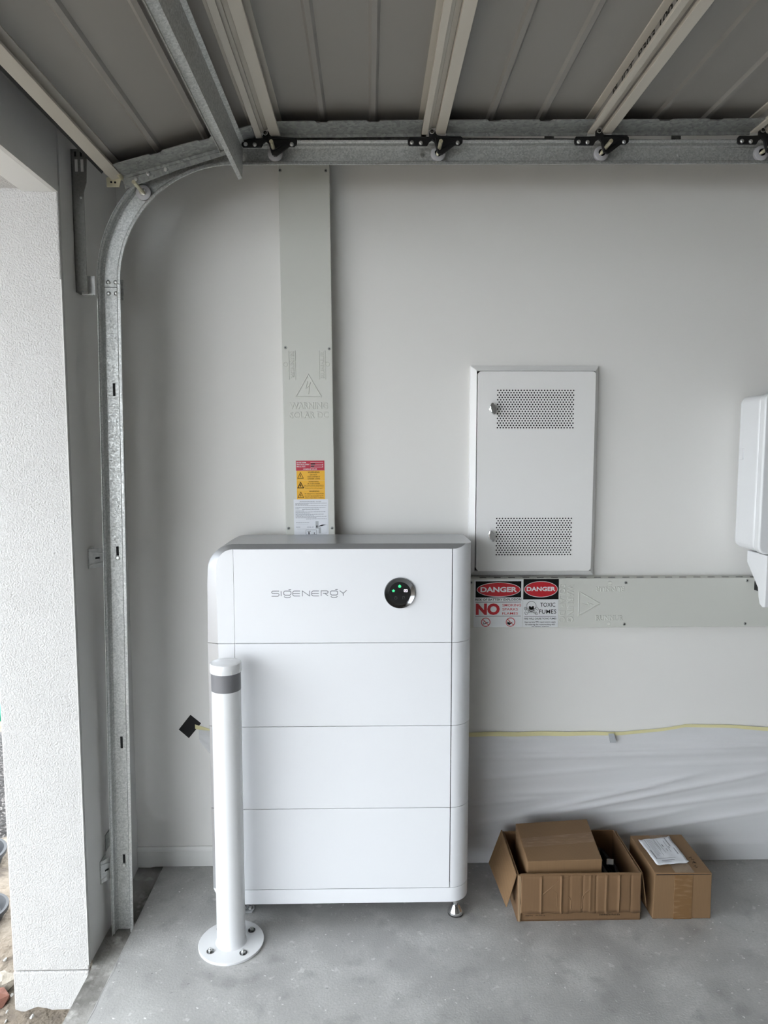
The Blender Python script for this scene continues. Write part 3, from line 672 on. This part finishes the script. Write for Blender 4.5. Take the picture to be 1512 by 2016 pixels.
bt = obj('tape_square', MB().prism([(-.6716, .5909), (-.6326, .5572), (-.6795, .5004), (-.7166, .5343)], 'y', -.0012, -.0002), 'black_tape', base=(-.675, 0, .5))
tag(bt, 'black square of tape stuck crooked on the wall left of the battery', 'tape')
yt = obj('masking_tape', ribbon([(-.655, .546), (-.62, .535), (-.58, .520), (-.50, .512), (-.40, .508)], .016, [-.0025, -.003, -.004, -.005, -.006]), 'tape', base=(-.6, 0, .5), solid=.0006)
tag(yt, 'short end of yellow masking tape running from the black tape square behind the battery', 'tape')
rows = []
for j in range(14):
    r_ = []
    for i in range(16):
        x = -.64 + i/15*.3; zt_ = .535 - max(0, x + .64)*.08; zb_ = .49 - (x + .64)*1.2
        z = zb_ + (zt_ - zb_)*j/13
        r_.append((x, -.004 - .004*abs(math.sin((x*1.0 + z*1.4)*60)), z))
    rows.append(r_)
fsn = obj('plastic_film_scrap', MB().sheet(rows), 'film', base=(-.55, 0, .4), smooth=True, recalc=False)
tag(fsn, 'loose corner of clear plastic film beside the black tape square', 'plastic film')

# ================================================================= CARDBOARD BOXES
OB = thing('open_cardboard_box', (.703, -.213, 0), 'open brown cardboard box with folded-out flaps standing beside the battery', 'box')
bx0, bx1, by0, by1, bh, th = .495, .911, -.352, -.076, .165, .004
def creased(x0, x1, y, z0, z1, cre, amp, n=120, m=10):
    rows = []
    for j in range(m + 1):
        r_ = []
        for i in range(n + 1):
            x = x0 + (x1 - x0)*i/n; z = z0 + (z1 - z0)*j/m; d = 0
            for (cx, k) in cre:
                d += k*math.exp(-((x - cx)/.0028)**2)
            d += amp*math.sin(x*31 + z*7)*.5 + .0012*math.sin(z*60 + x*40)*(1 - j/m)
            zz = z + (.0016*math.sin(x*55) + .0012*math.sin(x*140) if j == 0 else 0)
            r_.append((x, y - d, zz))
        rows.append(r_)
    return MB().sheet(rows)
obj('front_wall', MB().box(bx0, bx1, by0, by0 + th, .002, bh), 'card', OB, bevel=.001)
obj('back_wall', MB().box(bx0, bx1, by1 - th, by1, .002, bh - .002), 'card', OB, bevel=.001)
obj('side_wall', MB().box(bx0, bx0 + th, by0 + th, by1 - th, .002, bh), 'card', OB, bevel=.001)
obj('side_wall', MB().box(bx1 - th, bx1, by0 + th, by1 - th, .002, bh), 'card', OB, bevel=.001)
obj('base_panel', MB().box(bx0, bx1, by0, by1, .0005, .0045), 'card', OB)
fl = obj('flap', creased(.505, .908, by0 - .0075, .033, bh + .002, [(.572, .0040), (.640, .0050), (.668, -.002), (.712, -.0025), (.738, .0025), (.757, -.0025), (.792, .0040), (.834, .0046), (.875, -.002)], .0005), 'card', OB, solid=.0035, smooth=True)
obj('fold_ridge', MB().cyl((.503, by0 - .003, bh + .0005), (.909, by0 - .003, bh + .0005), .0055, n=12), 'card', OB, smooth=True)
yc = by0 - .0085
for pts, w_, h_ in (([(.578, .10), (.595, .115), (.632, .150)], .006, .0018), ([(.610, .118), (.626, .104), (.627, .06)], .005, .0014), ([(.648, .112), (.660, .098), (.672, .08), (.674, .05)], .005, .0014), ([(.735, .115), (.722, .105), (.712, .09), (.710, .05)], .005, .0014)):
    obj('crease', MB().ridge(pts, w_, yc, h_), 'card', fl)
def panel(p, th=.0035):
    a, b, c, d = [Vector(k) for k in p]; nn = (b - a).cross(d - a).normalized()*th
    return MB().add([a, b, c, d, a + nn, b + nn, c + nn, d + nn], [(0, 1, 2, 3), (7, 6, 5, 4), (0, 4, 5, 1), (1, 5, 6, 2), (2, 6, 7, 3), (3, 7, 4, 0)])
obj('flap', panel([(bx0 - .002, by0 + .004, bh), (bx0 - .002, by1, bh + .003), (.441, by1 - .035, .060), (.462, by0 + .012, .043)]), 'card_plain', OB, bevel=.0008)
obj('flap', panel([(bx1 + .003, by1 - .01, bh), (bx1 + .003, by0 + .004, bh), (bx1 + .020, by0 + .002, .045), (bx1 + .024, by1 - .03, .05)]), 'card', OB, bevel=.0008)
obj('flap', panel([(bx0 + .02, by1 - .004, bh - .002), (bx1 - .004, by1 - .004, bh - .002), (bx1 - .012, by1 + .045, .06), (bx0 + .03, by1 + .045, .06)]), 'card', OB, bevel=.0008)
obj('torn_edge', MB().prism([(bx0 + .002, .004), (bx0 + .009, .002), (bx0 + .010, .03), (bx0 + .014, .045), (bx0 + .008, .07), (bx0 + .012, .11), (bx0 + .009, .164), (bx0 + .001, .166)], 'y', by0 - .006, by0), 'card_edge', OB, bevel=.0008)
pr = MB(); yy = by0 - .0004
for a in (.517, .556):
    pr.stroke([(a, .034), (a, .029), (a + .034, .029), (a + .034, .034)], .0016, yy, by0)
pr.box(.566, .582, yy, by0, .030, .0325)
text(pr, 'Keep Dry', .523, .0175, .548, .0225, yy, bold=.01); text(pr, 'This Side Up', .556, .0175, .589, .0225, yy, bold=.01)
text(pr, 'Delivered in Australia', .772, .018, .842, .024, yy, bold=.01)
obj('printed_marks', pr, 'print', OB)
# things lying in the open box
cb = obj('cable_coil', MB(), 'black', base=(.84, -.2, .006))
cm = MB(); npt = 150; prev = None; pth = []
for k in range(npt):
    a = k*.33; rr_ = .042 + .008*math.sin(k*.7)
    pth.append(Vector((.851 + rr_*.62*math.cos(a), -.215 + rr_*2.5*math.sin(a), .016 + .085*k/npt + .006*math.sin(k*1.1))))
for k in range(npt - 1): cm.cyl(pth[k], pth[k+1], .0075, n=8)
bpy.data.objects.remove(cb)
cb = obj('cable_coil', cm, 'black', base=(.84, -.2, .006), smooth=True)
tag(cb, 'coil of black cable lying inside the open cardboard box', 'cable')
tgm = MB().obox((.856, -.205, .1165), (1, -.35, .1), (.2, .6, .8), (0, -.8, .6), .0105, .0095, .006)
tg = obj('terminal_block', tgm, 'sign_white', base=(.856, -.205, .105), bevel=.001)
tag(tg, 'tiny white plastic cube on the black cable inside the open box', 'connector')
# closed box sitting in the open one
IB = thing('cardboard_carton', (.665, -.215, .006), 'closed brown carton sitting tilted inside the open cardboard box', 'box')
ct = [Vector((.535, -.113, .213)), Vector((.806, -.088, .214)), Vector((.786, -.327, .201)), Vector((.530, -.334, .200))]
cbm = [Vector((p.x + (.002 if p.x < .6 else -.002), p.y + (.002 if p.y < -.2 else -.002), .0075)) for p in ct]
def hexa(t, b): return MB().add(list(b) + list(t), [(3, 2, 1, 0), (4, 5, 6, 7), (0, 1, 5, 4), (1, 2, 6, 5), (2, 3, 7, 6), (3, 0, 4, 7)])
ibb = obj('carton_body', hexa(ct, cbm), 'card_plain', IB, bevel=.0025)
def quad_on(t, u0, v0, u1, v1, h, skew=0):
    def P(u, v): return t[3].lerp(t[2], u).lerp(t[0].lerp(t[1], u), v) + Vector((0, 0, h))
    return [P(u0, v0), P(u1, v0 + skew), P(u1, v1 + skew), P(u0, v1)]
tpq = MB().add(quad_on(ct, .01, .34, .99, .58, .0006, .07), [(0, 1, 2, 3)])
obj('packing_tape', tpq, 'pack_tape', IB)
obj('seam', MB().add(quad_on(ct, .005, .455, .995, .462, .0010, .07), [(0, 1, 2, 3)]), 'card_edge', IB)
# box with the courier pouch
RB = thing('courier_box', (1.05, -.235, 0), 'taped brown cardboard box with a white courier pouch on its lid', 'box')
rt = [Vector((.957, -.121, .166)), Vector((1.150, -.117, .166)), Vector((1.150, -.353, .164)), Vector((.957, -.351, .166))]
rbm = [Vector((.954, -.122, .001)), Vector((1.152, -.118, .001)), Vector((1.152, -.352, .001)), Vector((.954, -.350, .001))]
obj('carton_body', hexa(rt, rbm), 'card_plain', RB, bevel=.0022)
obj('packing_tape', MB().box(1.024, 1.085, -.3535, -.3500, .002, .160), 'pack_tape', RB)
obj('packing_tape', MB().add(quad_on(rt, .36, .0, .70, .99, .0007), [(0, 1, 2, 3)]), 'clear_tape', RB)
obj('lid_gap', MB().box(.962, 1.146, -.3536, -.3505, .1585, .1603), 'inner_dark', RB)
pq = [Vector((.9723, -.1634, .168)), Vector((1.0931, -.1413, .168)), Vector((1.0941, -.3026, .168)), Vector((.9787, -.3168, .168))]
rows = []
for j in range(13):
    r_ = []
    for i in range(13):
        u, v = i/12, j/12
        p = pq[3].lerp(pq[2], u).lerp(pq[0].lerp(pq[1], u), v)
        r_.append(p + Vector((0, 0, .0012 + .0022*abs(math.sin(u*7 + v*3)) + .0015*math.sin(v*9 - u*4)**2 + (.004 if (i in (0, 12) and j in (0, 12)) else 0))))
    rows.append(r_)
pch = obj('courier_pouch', MB().sheet(rows), 'paper', RB, smooth=True, recalc=False, solid=.0012)
pm = MB()
def PT(u, v, h=.0062): return pq[3].lerp(pq[2], u).lerp(pq[0].lerp(pq[1], u), v) + Vector((0, 0, h))
for (u, v0, v1, w) in ((.12, .2, .55, .03), (.16, .62, .95, .012), (.22, .30, .93, .010), (.26, .30, .93, .010), (.30, .35, .93, .012), (.34, .35, .9, .010), (.40, .30, .8, .010), (.44, .52, .93, .014), (.52, .40, .9, .010), (.58, .62, .72, .03), (.62, .45, .55, .02), (.70, .40, .85, .012), (.80, .62, .95, .028), (.86, .30, .55, .028), (.74, .55, .62, .02)):
    pm.add([PT(u - w/2, v0), PT(u + w/2, v0), PT(u + w/2, v1), PT(u - w/2, v1)], [(0, 1, 2, 3)])
for (u0, u1, v, w) in ((.15, .70, .20, .012), (.22, .62, .12, .02), (.18, .5, .07, .008)):
    pm.add([PT(u0, v - w/2), PT(u1, v - w/2), PT(u1, v + w/2), PT(u0, v + w/2)], [(0, 1, 2, 3)])
obj('pouch_print', pm, 'print_grey', pch)
hw = MB()
def hwl(pts):
    for a, b in zip(pts, pts[1:]): hw.cyl((a[0], a[1], .1664), (b[0], b[1], .1664), .0006, n=6)
hwl([(1.108, -.300), (1.116, -.286), (1.121, -.300), (1.112, -.294), (1.120, -.294)]); hwl([(1.110, -.268), (1.120, -.262), (1.114, -.278), (1.124, -.278)]); hwl([(1.104, -.318), (1.112, -.313), (1.108, -.325), (1.115, -.322)])
obj('marker_writing', hw, 'print', RB)

# ================================================================= GARAGE DOOR TRACK
T = thing('door_track', (-.81, -.33, -.03), 'galvanised garage door track rising from the floor and curving overhead along the wall', 'door track')
YW = -.315
KS = .010
path = [(-.828, -.032, 90)] + [(-.828 + .027*i/10, -.032 + 2.122*i/10, 90) for i in range(1, 11)]
R_ = .391
for k in range(1, 25): path.append((-.801 + R_ - R_*math.cos(math.radians(90*k/24)), 2.09 + R_*math.sin(math.radians(90*k/24)), 90 - 90*k/24))
def tz(x): return 2.481 + KS*(x + .41)
path += [(x, tz(x), 0) for x in (-.3, 0, .5, 1, 1.6, 2.4, 3.0)]
prof = [(.031, -.036), (.031, -.030), (.0265, -.026), (.0265, -.006), (.021, 0), (-.017, 0), (-.0235, -.006), (-.0235, -.017), (-.0255, -.0185), (-.0335, -.0185), (-.0345, -.024)]
def sweep(path, prof):
    rows = []
    for (x, z, a) in path:
        ca, sa = math.cos(math.radians(a)), math.sin(math.radians(a))
        nx, nz = -sa, ca                     # outer side: left of travel
        rows.append([(x + nx*t, YW + d, z + nz*t) for t, d in prof])
    def near(a, b): return [tuple(Vector(p).lerp(Vector(q_), .002/max(.002, (Vector(q_) - Vector(p)).length))) for p, q_ in zip(a, b)]
    rows = [rows[0], near(rows[0], rows[1])] + rows[1:-1] + [near(rows[-1], rows[-2]), rows[-1]]
    return MB().sheet(rows)
iV = 11
obj('track_channel', sweep(path[:iV], prof), 'galv', T, solid=.002, recalc=False)
obj('track_channel', sweep(path[iV-1:], prof), 'galv', T, solid=.002, smooth=True, recalc=False)
obj('top_angle', MB().prism([(-.318, tz(-.3) + .036), (-.316, tz(-.3) + .036), (-.316, tz(-.3) + .056), (-.29, tz(-.3) + .056), (-.29, tz(-.3) + .058), (-.318, tz(-.3) + .058)], 'x', -.36, 3.0), 'galv_dull', T)
for x in (.15, .55, .95, 1.6, 2.4):
    obj('hanger_strap', MB().box(x, x + .03, -.29, -.287, tz(x) + .03, 2.7495), 'galv_dull', T)
    obj('bolt', MB().lathe([(.007, 0), (.006, .005)], (x + .015, YW, tz(x)), (0, -1, 0), 10), 'zinc', T)
def bracket(z, h):
    xr = -.828 + .027*(z + .03)/2.12
    A_, B_ = (XW + .001, -.371), (xr - .0325, -.334)
    b = obj('wall_bracket', MB().prism([A_, B_, (B_[0], B_[1] + .0028), (A_[0], A_[1] + .0028)], 'z', z - h/2, z + h/2), 'galv_light', T, bevel=.0006)
    obj('bracket_foot', MB().box(XW + .0005, XW + .0033, -.371, -.325, z - h/2, z + h/2), 'galv', b)
    def on(t, dz, o=0): return (A_[0] + (B_[0] - A_[0])*t + .0007*o, A_[1] + (B_[1] - A_[1])*t - .0007*o, z + dz)
    for k in (-1, 1): obj('pressed_rib', MB().cyl(on(.05, k*h*.34), on(.98, k*h*.22), .0024, n=8), 'galv_light', b)
    p_, q_ = Vector(on(.35, 0, 1)), Vector(on(.75, 0, 1)); obj('slot', MB().obox((p_ + q_)/2, q_ - p_, (0, 0, 1), (1, -1, 0), .007, .0028, .0006), 'inner_dark', b)
    bo = obj('bolt', MB().lathe([(.0072, 0), (.0072, .0015), (.0055, .004), (.003, .0045)], (xr + .002, YW - .001, z - .006), (0, -1, 0), 16), 'zinc', T)
    obj('slot', MB().box(xr - .002, xr + .006, YW - .0016, YW - .0009, z + .002, z + .032), 'inner_dark', T)
bracket(1.24, .062); bracket(.2, .075)
for z in (.60, 1.75):
    xr = -.828 + .027*(z + .03)/2.12
    obj('slot', MB().box(xr - .002, xr + .006, YW - .0016, YW - .0009, z, z + .04), 'inner_dark', T)
obj('bracket_tail', MB().prism([(XW, .245), (XW + .003, .245), (XW + .003, .30), (XW, .30)], 'y', YW - .002, YW + .04), 'galv_dull', T)
# tall angle bracket and joint plate
ta = MB().prism([(XW + .001, 2.055), (-.849, 2.055), (-.849, 2.345), (-.840, 2.375), (-.836, 2.47), (XW + .001, 2.47)], 'y', -.385, -.3825)
tao = obj('tall_angle', ta, 'weathered', T, bevel=.0008)
obj('angle_leg', MB().box(XW + .0005, XW + .003, -.385, -.345, 2.055, 2.47), 'weathered', tao)
for x in (XW + .016, XW + .033): obj('slot', MB().box(x - .004, x + .004, -.3858, -.3848, 2.405, 2.44), 'paint', tao)
for x in (XW + .014, XW + .031): obj('slot', MB().box(x - .003, x + .003, -.3858, -.3848, 2.448, 2.462), 'inner_dark', tao)
obj('rivet', MB().lathe([(.004, 0), (.002, .003)], (-.858, -.385, 2.33), (0, -1, 0), 10), 'zinc', tao)
obj('joint_plate', MB().box(-.856, -.8335, -.3625, -.360, 2.047, 2.108), 'galv_light', T, bevel=.0006)
obj('plate_arm', MB().box(-.866, -.8335, -.3815, -.3600, 2.047, 2.050), 'galv_light', T)
obj('joint_splice', MB().box(-.83, -.765, YW + .0025, YW + .005, 2.047, 2.108), 'galv', T, bevel=.0006)
for (x, z) in ((-.812, 2.100), (-.789, 2.100), (-.812, 2.066), (-.789, 2.066)):
    obj('bolt', MB().lathe([(.0072, 0), (.0072, .0012), (.0052, .003), (.0025, .0045)], (x + .002, YW, z), (0, -1, 0), 16), 'zinc', T)
obj('joint_gap', MB().box(-.8245, -.7765, YW - .0016, YW - .0006, 2.0835, 2.0855), 'dark_gap', T)

# ================================================================= GARAGE DOOR (raised)
YE, YN = -.36, -5.25
DR = thing('door_1', (.2, YE, 2.3), 'raised sectional garage door hanging under the ceiling, grey inside with cream rails', 'garage door', kind='structure')
def rz(x): return 2.522 + KS*1.3*(x + .3)
joints = [(-.772, 2.388), (-.302, 2.520), (.196, rz(.196)), (.700, rz(.70)), (1.198, rz(1.198)), (1.70, rz(1.70)), (2.2, rz(2.2))]
TH = .042
def sect(i):
    (xa, za), (xb, zb) = joints[i], joints[i+1]
    u = Vector((xb - xa, 0, zb - za)); Ls = u.length; u.normalize(); nrm = Vector((-u.z, 0, u.x))      # nrm points up (outside)
    A = Vector((xa, 0, za))
    def P(a, w, y): return A + u*a + nrm*w + Vector((0, y, 0))
    def bar(pts, y0, y1):
        n = len(pts); mb = MB()
        return mb.add([P(a, w, y0) for a, w in pts] + [P(a, w, y1) for a, w in pts], [tuple(range(n)), tuple(range(2*n-1, n-1, -1))] + [(k, k+n, (k+1) % n + n, (k+1) % n) for k in range(n)])
    e0 = .006 if i else 0; r0 = .030 if i else .034; r1 = .018
    # skin with two pressed ribs
    fr = (.335, .635)
    sp = [(e0, TH)]
    for f_ in fr:
        c_ = f_*Ls; sp += [(c_ - .013, TH), (c_ - .006, TH - .008), (c_ + .006, TH - .008), (c_ + .013, TH)]
    sp += [(Ls - .004, TH)]
    sk = MB().sheet([[P(a, w, YN) for a, w in sp], [P(a, w, YE - .004) for a, w in sp]])
    so = obj('section', sk, 'skin', DR, solid=.0012, recalc=False)
    # rails
    obj('rail', bar([(e0, 0), (e0 + r0, 0), (e0 + r0, .010), (e0 + r0 - .013, .010), (e0 + r0 - .013, .012), (e0, .012)], YN, YE - .003), 'cream', so, bevel=.0022, seg=2)
    obj('rail_web', bar([(e0, .012), (e0 + r0 - .013, .012), (e0 + r0 - .013, TH - .006), (e0, TH - .006)], YN, YE - .003), 'skin', so)
    obj('rail_flange', bar([(e0, TH - .0065), (e0 + r0 + .008, TH - .0055), (e0 + r0 + .008, TH), (e0, TH)], YN, YE - .003), 'cream', so)
    q0 = Ls - .018 - r1
    obj('rail', bar([(q0, .010), (q0, 0), (Ls - .018, 0), (Ls - .018, .012), (q0 + .009, .012), (q0 + .009, .010)], YN, YE - .003), 'cream', so, bevel=.0022, seg=2)
    obj('rail_web', bar([(q0 + .009, .012), (Ls - .018, .012), (Ls - .018, TH - .006), (q0 + .009, TH - .006)], YN, YE - .003), 'skin', so)
    obj('rail_flange', bar([(q0 - .010, TH - .0055), (Ls - .018, TH - .0065), (Ls - .018, TH), (q0 - .010, TH)], YN, YE - .003), 'cream', so)
    # joint groove infill (stepped)
    if i < len(joints) - 2:
        obj('groove', bar([(Ls - .019, .014), (Ls - .008, .014), (Ls - .006, .019), (Ls + .007, .019), (Ls + .007, TH), (Ls - .019, TH)], YN, YE - .003), 'cream', so)
    # end stile with rib notches, seen from below
    a0, a1 = e0 + r0 + .002, Ls - .018 - r1 - .002; yn = YE - .088
    poly = [(a0, YE), (a0, yn)]
    for f_ in fr:
        c_ = f_*Ls; poly += [(c_ - .020, yn), (c_ - .014, yn + .010), (c_ + .014, yn + .010), (c_ + .020, yn)]
    poly += [(a1, yn), (a1, YE)]
    n = len(poly); st = MB()
    st.add([P(a, .004, y) for a, y in poly] + [P(a, .0065, y) for a, y in poly], [tuple(range(n)), tuple(range(2*n-1, n-1, -1))] + [(k, k+n, (k+1) % n + n, (k+1) % n) for k in range(n)])
    st.add([P(a, w, y) for a in (a0, a1) for w in (.004, TH + .002) for y in (YE, YE - .002)], [(0, 1, 3, 2), (4, 6, 7, 5), (0, 4, 5, 1), (2, 3, 7, 6), (0, 2, 6, 4), (1, 5, 7, 3)])
    st.add([P(a, w, y) for a in (a0, a1) for w in (-.004, .0065) for y in (YE + .001, YE - .003)], [(0, 1, 3, 2), (4, 6, 7, 5), (0, 4, 5, 1), (2, 3, 7, 6), (0, 2, 6, 4), (1, 5, 7, 3)])
    obj('end_stile', st, 'galv_dull', so)
    return so, P, Ls, bar
secs = [sect(i) for i in range(6)]
# marker writing on the rail side of the second joint pair
so, P, Ls, bar = secs[2]
mk = MB(); a_w = Ls - .018 - .018 + .0085
lt = MB(); text(lt, 'PL IDT  P303 100 LAT', 0, 0, 1, 1, 0, bold=.02)
for (X_, y_, Z_) in lt.v: mk.v.append(tuple(P(a_w, .0165 + Z_*.0185, -.56 - X_*.50)))
mk.f = lt.f
obj('marker_writing', mk, 'print', so, recalc=False)
# bottom seal and stiffening strut on the lowest section
so, P, Ls, bar = secs[0]
obj('bottom_seal', bar([(-.004, .010), (-.012, .006), (-.016, .014), (-.014, .032), (-.006, .036), (-.002, .034)], YN, YE - .05), 'rubber', DR)
obj('seal_retainer', bar([(.0, .006), (-.010, .016), (-.010, .020), (.0, .030)], YN, YE - .012), 'cream', DR)
sv = [(Ls - .152, -.005), (Ls - .150, .001), (Ls - .138, .001), (Ls - .134, -.007), (Ls - .126, -.007), (Ls - .122, .001), (Ls - .110, .001), (Ls - .106, -.008), (Ls - .098, -.008), (Ls - .094, .001), (Ls - .074, .001)]
xr_ = -.3845
strut = [Vector((p.x, 0, p.z)) for p in (P(a, w - .002, 0) for a, w in sv)] + [Vector((xr_ - .012, 0, 2.4915)), Vector((xr_, 0, 2.4955)), Vector((xr_ - .001, 0, 2.452)), Vector((xr_ - .003, 0, 2.409)), Vector((xr_ - .013, 0, 2.405)), Vector((xr_ - .016, 0, 2.413))]
smb = MB().sheet([[(p.x, YN, p.z) for p in strut], [(p.x, YE + .028, p.z) for p in strut]])
obj('stiffening_strut', smb, 'galv', DR, solid=.0022, recalc=False)
# hinges and rollers
def hz(a, b): return ((a - 595)/10.08*.00153, -(b - 460)/10.08*.00153)
hx, hzz, hy = joints[2][0] - .006, joints[2][1] + .003, YE - .008
def H_(pts): return [(hx + hz(a, b)[0], hzz + hz(a, b)[1]) for a, b in pts]
hg = obj('hinge', MB().prism(H_([(120, 590), (150, 550), (410, 548), (540, 540), (540, 430), (595, 390), (650, 410), (700, 505), (830, 522), (1180, 530), (1212, 560), (1208, 650), (1150, 695), (1060, 690), (800, 880), (710, 850), (650, 640), (600, 600), (545, 640), (505, 712), (150, 712), (120, 680)]), 'y', hy - .004, hy + .004), 'black', DR, bevel=.0018)
rib = MB().stroke(H_([(700, 800), (1050, 610)]), .004, hy - .009, hy - .003); rib.stroke(H_([(720, 830), (670, 560)]), .004, hy - .009, hy - .003); rib.stroke(H_([(700, 540), (1170, 545)]), .004, hy - .008, hy - .003)
obj('hinge_rib', rib, 'black', hg, bevel=.001)
pc = H_([(595, 460)])[0]
obj('hinge_pin', MB().lathe([(.0078, 0), (.0078, .012), (.0052, .013), (.0045, .010)], (pc[0], hy + .002, pc[1]), (0, -1, 0), 20), 'ring_black', hg, smooth=True)
obj('pin_ring', MB().ring(pc[0], pc[1], .0074, .0074, .0018, hy - .0125, hy - .010, 20), 'zinc', hg)
for c_ in ((200, 660), (378, 665), (1108, 655)):
    q_ = H_([c_])[0]; obj('hinge_screw', MB().lathe([(.0062, 0), (.0055, .003), (.003, .0045)], (q_[0], hy - .004, q_[1]), (0, -1, 0), 14), 'zinc', hg)
rc = H_([(745, 885)])[0]; rx_, rz_ = rc[0], tz(rc[0]) - .001
ro = obj('roller', MB().lathe([(.0195, 0), (.0225, .002), (.0225, .010), (.0195, .012), (.012, .0125)], (rx_, YW - .008, rz_), (0, -1, 0), 32), 'nylon', DR, smooth=True)
obj('roller_hub', MB().lathe([(.0115, .012), (.0105, .0155), (.006, .0160)], (rx_, YW - .008, rz_), (0, -1, 0), 24), 'steel', ro, smooth=True)
obj('roller_shaft', MB().cyl((rx_, YW - .02, rz_), (rx_, YE - .062, rz_), .0058, n=16), 'brass_zinc', ro, smooth=True)
for j in (1, 3, 4, 5):
    off = Vector((joints[j][0] - joints[2][0], 0, joints[j][1] - joints[2][1]))
    dup(hg, off, DR)
    dup(ro, (off.x, 0, tz(rx_ + off.x) - .001 - rz_), DR)
# bottom corner bracket with its roller
so, P, Ls, bar = secs[0]
bk = MB()
pl = [P(-.020, -.014, 0), P(.016, -.024, 0), P(.034, .008, 0), P(.024, .022, 0), P(-.014, .012, 0)]
bk.prism([(p.x, p.z) for p in pl], 'y', YE - .004, YE - .001)
bko = obj('bottom_bracket', bk, 'brass_zinc', DR, bevel=.0006)
for a, w in ((-.003, -.004), (.008, -.008), (.004, .006)):
    p = P(a, w, 0); obj('bracket_hole', MB().disc(p.x, p.z, .0032, .0032, YE - .0048, YE - .003, 12), 'inner_dark', bko)
p = P(.030, .002, 0); obj('bracket_bolt', MB().cyl((p.x, YE - .030, p.z), (p.x, YE + .01, p.z), .0062, n=14), 'brass_zinc', bko, smooth=True)
ang_ = math.radians(44.5)
bx_, bz_ = -.801 + R_ - R_*math.cos(ang_), 2.09 + R_*math.sin(ang_)
r2 = dup(ro, (bx_ - rx_, 0, bz_ - rz_), DR)
obj('end_plate', MB().prism([(P(a, w, 0).x, P(a, w, 0).z) for a, w in ((.03, -.032), (.12, -.027), (.20, -.020), (.395, -.016), (.395, .006), (.03, .006))], 'y', YE + .001, YE + .003), 'galv_dull', DR, bevel=.0005)
for a, w in ((.07, -.014), (.11, -.008), (.165, -.010)):
    p = P(a, w, 0); obj('plate_bolt', MB().lathe([(.0068, 0), (.006, .004), (.003, .006)], (p.x, YE + .001, p.z), (0, -1, 0), 12), 'zinc', DR)

# ================================================================= OUTSIDE, seen past the jamb
def lump(seed, c, r, sq=(1, 1, .7), sub=2, jag=.25):
    rnd = random.Random(seed); b = bmesh.new(); bmesh.ops.create_icosphere(b, subdivisions=sub, radius=1)
    mb = MB(); vs = []
    for v in b.verts:
        k = 1 + rnd.uniform(-jag, jag); vs.append((c[0] + v.co.x*r*sq[0]*k, c[1] + v.co.y*r*sq[1]*k, c[2] + v.co.z*r*sq[2]*k))
    fs = [tuple(v.index for v in f.verts) for f in b.faces]; b.free(); return mb.add(vs, fs)
GZ = -.175
tag(obj('rock', lump(3, (-1.20, -.40, GZ + .022), .036), 'rock', base=(-1.20, -.40, GZ)), 'fist-sized cream rock beside the foot of the stucco jamb', 'rock')
tag(obj('brick_fragment', lump(5, (-1.195, -.465, GZ + .018), .043, (1.1, .9, .6), 1, .2), 'brick', base=(-1.2, -.47, GZ)), 'broken red brick piece on the soil by the jamb', 'brick')
for k, (x, y, r, s_) in enumerate(((-1.048, -.522, .0085, 'slim white stone chip on the soil before the stucco jamb'), (-1.137, -.50, .007, 'white stone chip nearest the broken brick'), (-1.155, -.435, .008, 'white stone chip between the cream rock and the broken brick'), (-1.123, -.535, .005, 'tiny white stone chip at the corner of the picture'), (-1.26, -.27, .007, 'flat white chip on the soil near the dark tub'))):
    tag(obj('stone_chip', lump(20 + k, (x, y, GZ + r*.5), r, (.7, 1.5, .6), 1, .3), 'chip', base=(x, y, GZ)), s_, 'stone')
gmd = MB(); rows = []
for i in range(25):
    r_ = []
    for j in range(25):
        x = -2.9 + i*.06; y = .3 + j*.06; d = math.hypot((x + 2.15)/.75, (y - 1.0)/.72)
        r_.append((x, y, GZ - .03 + .30*max(0, 1 - d)**.8 + random.uniform(0, .012)))
    rows.append(r_)
gv = obj('gravel', gmd.sheet(rows), 'gravel', base=(-2.1, 1.0, GZ)); tag(gv, 'low heap of dark gravel outside the opening', 'gravel', kind='stuff')
def tub(x, y, r, h, s_):
    t = obj('rubber_tub', MB().lathe([(r*.8, 0), (r*.97, h - .02), (r*1.05, h - .015), (r*1.05, h), (r*.95, h), (r*.75, .02), (.001, .02)], (x, y, GZ - .002), n=40), 'tub', base=(x, y, GZ), smooth=True)
    return tag(t, s_, 'tub')
tub(-1.66, .28, .115, .07, 'dark grey rubber tub by the gravel heap outside')
tub(-1.46, -.06, .095, .05, 'dark grey rubber tub on the soil nearer the jamb')
bag = obj('green_bag', lump(9, (-1.99, 1.12, .185), .10, (1, .8, .5), 2, .12), 'green', base=(-2.0, 1.1, .02), smooth=True)
tag(bag, 'green plastic bag lying on the dark gravel heap', 'bag')
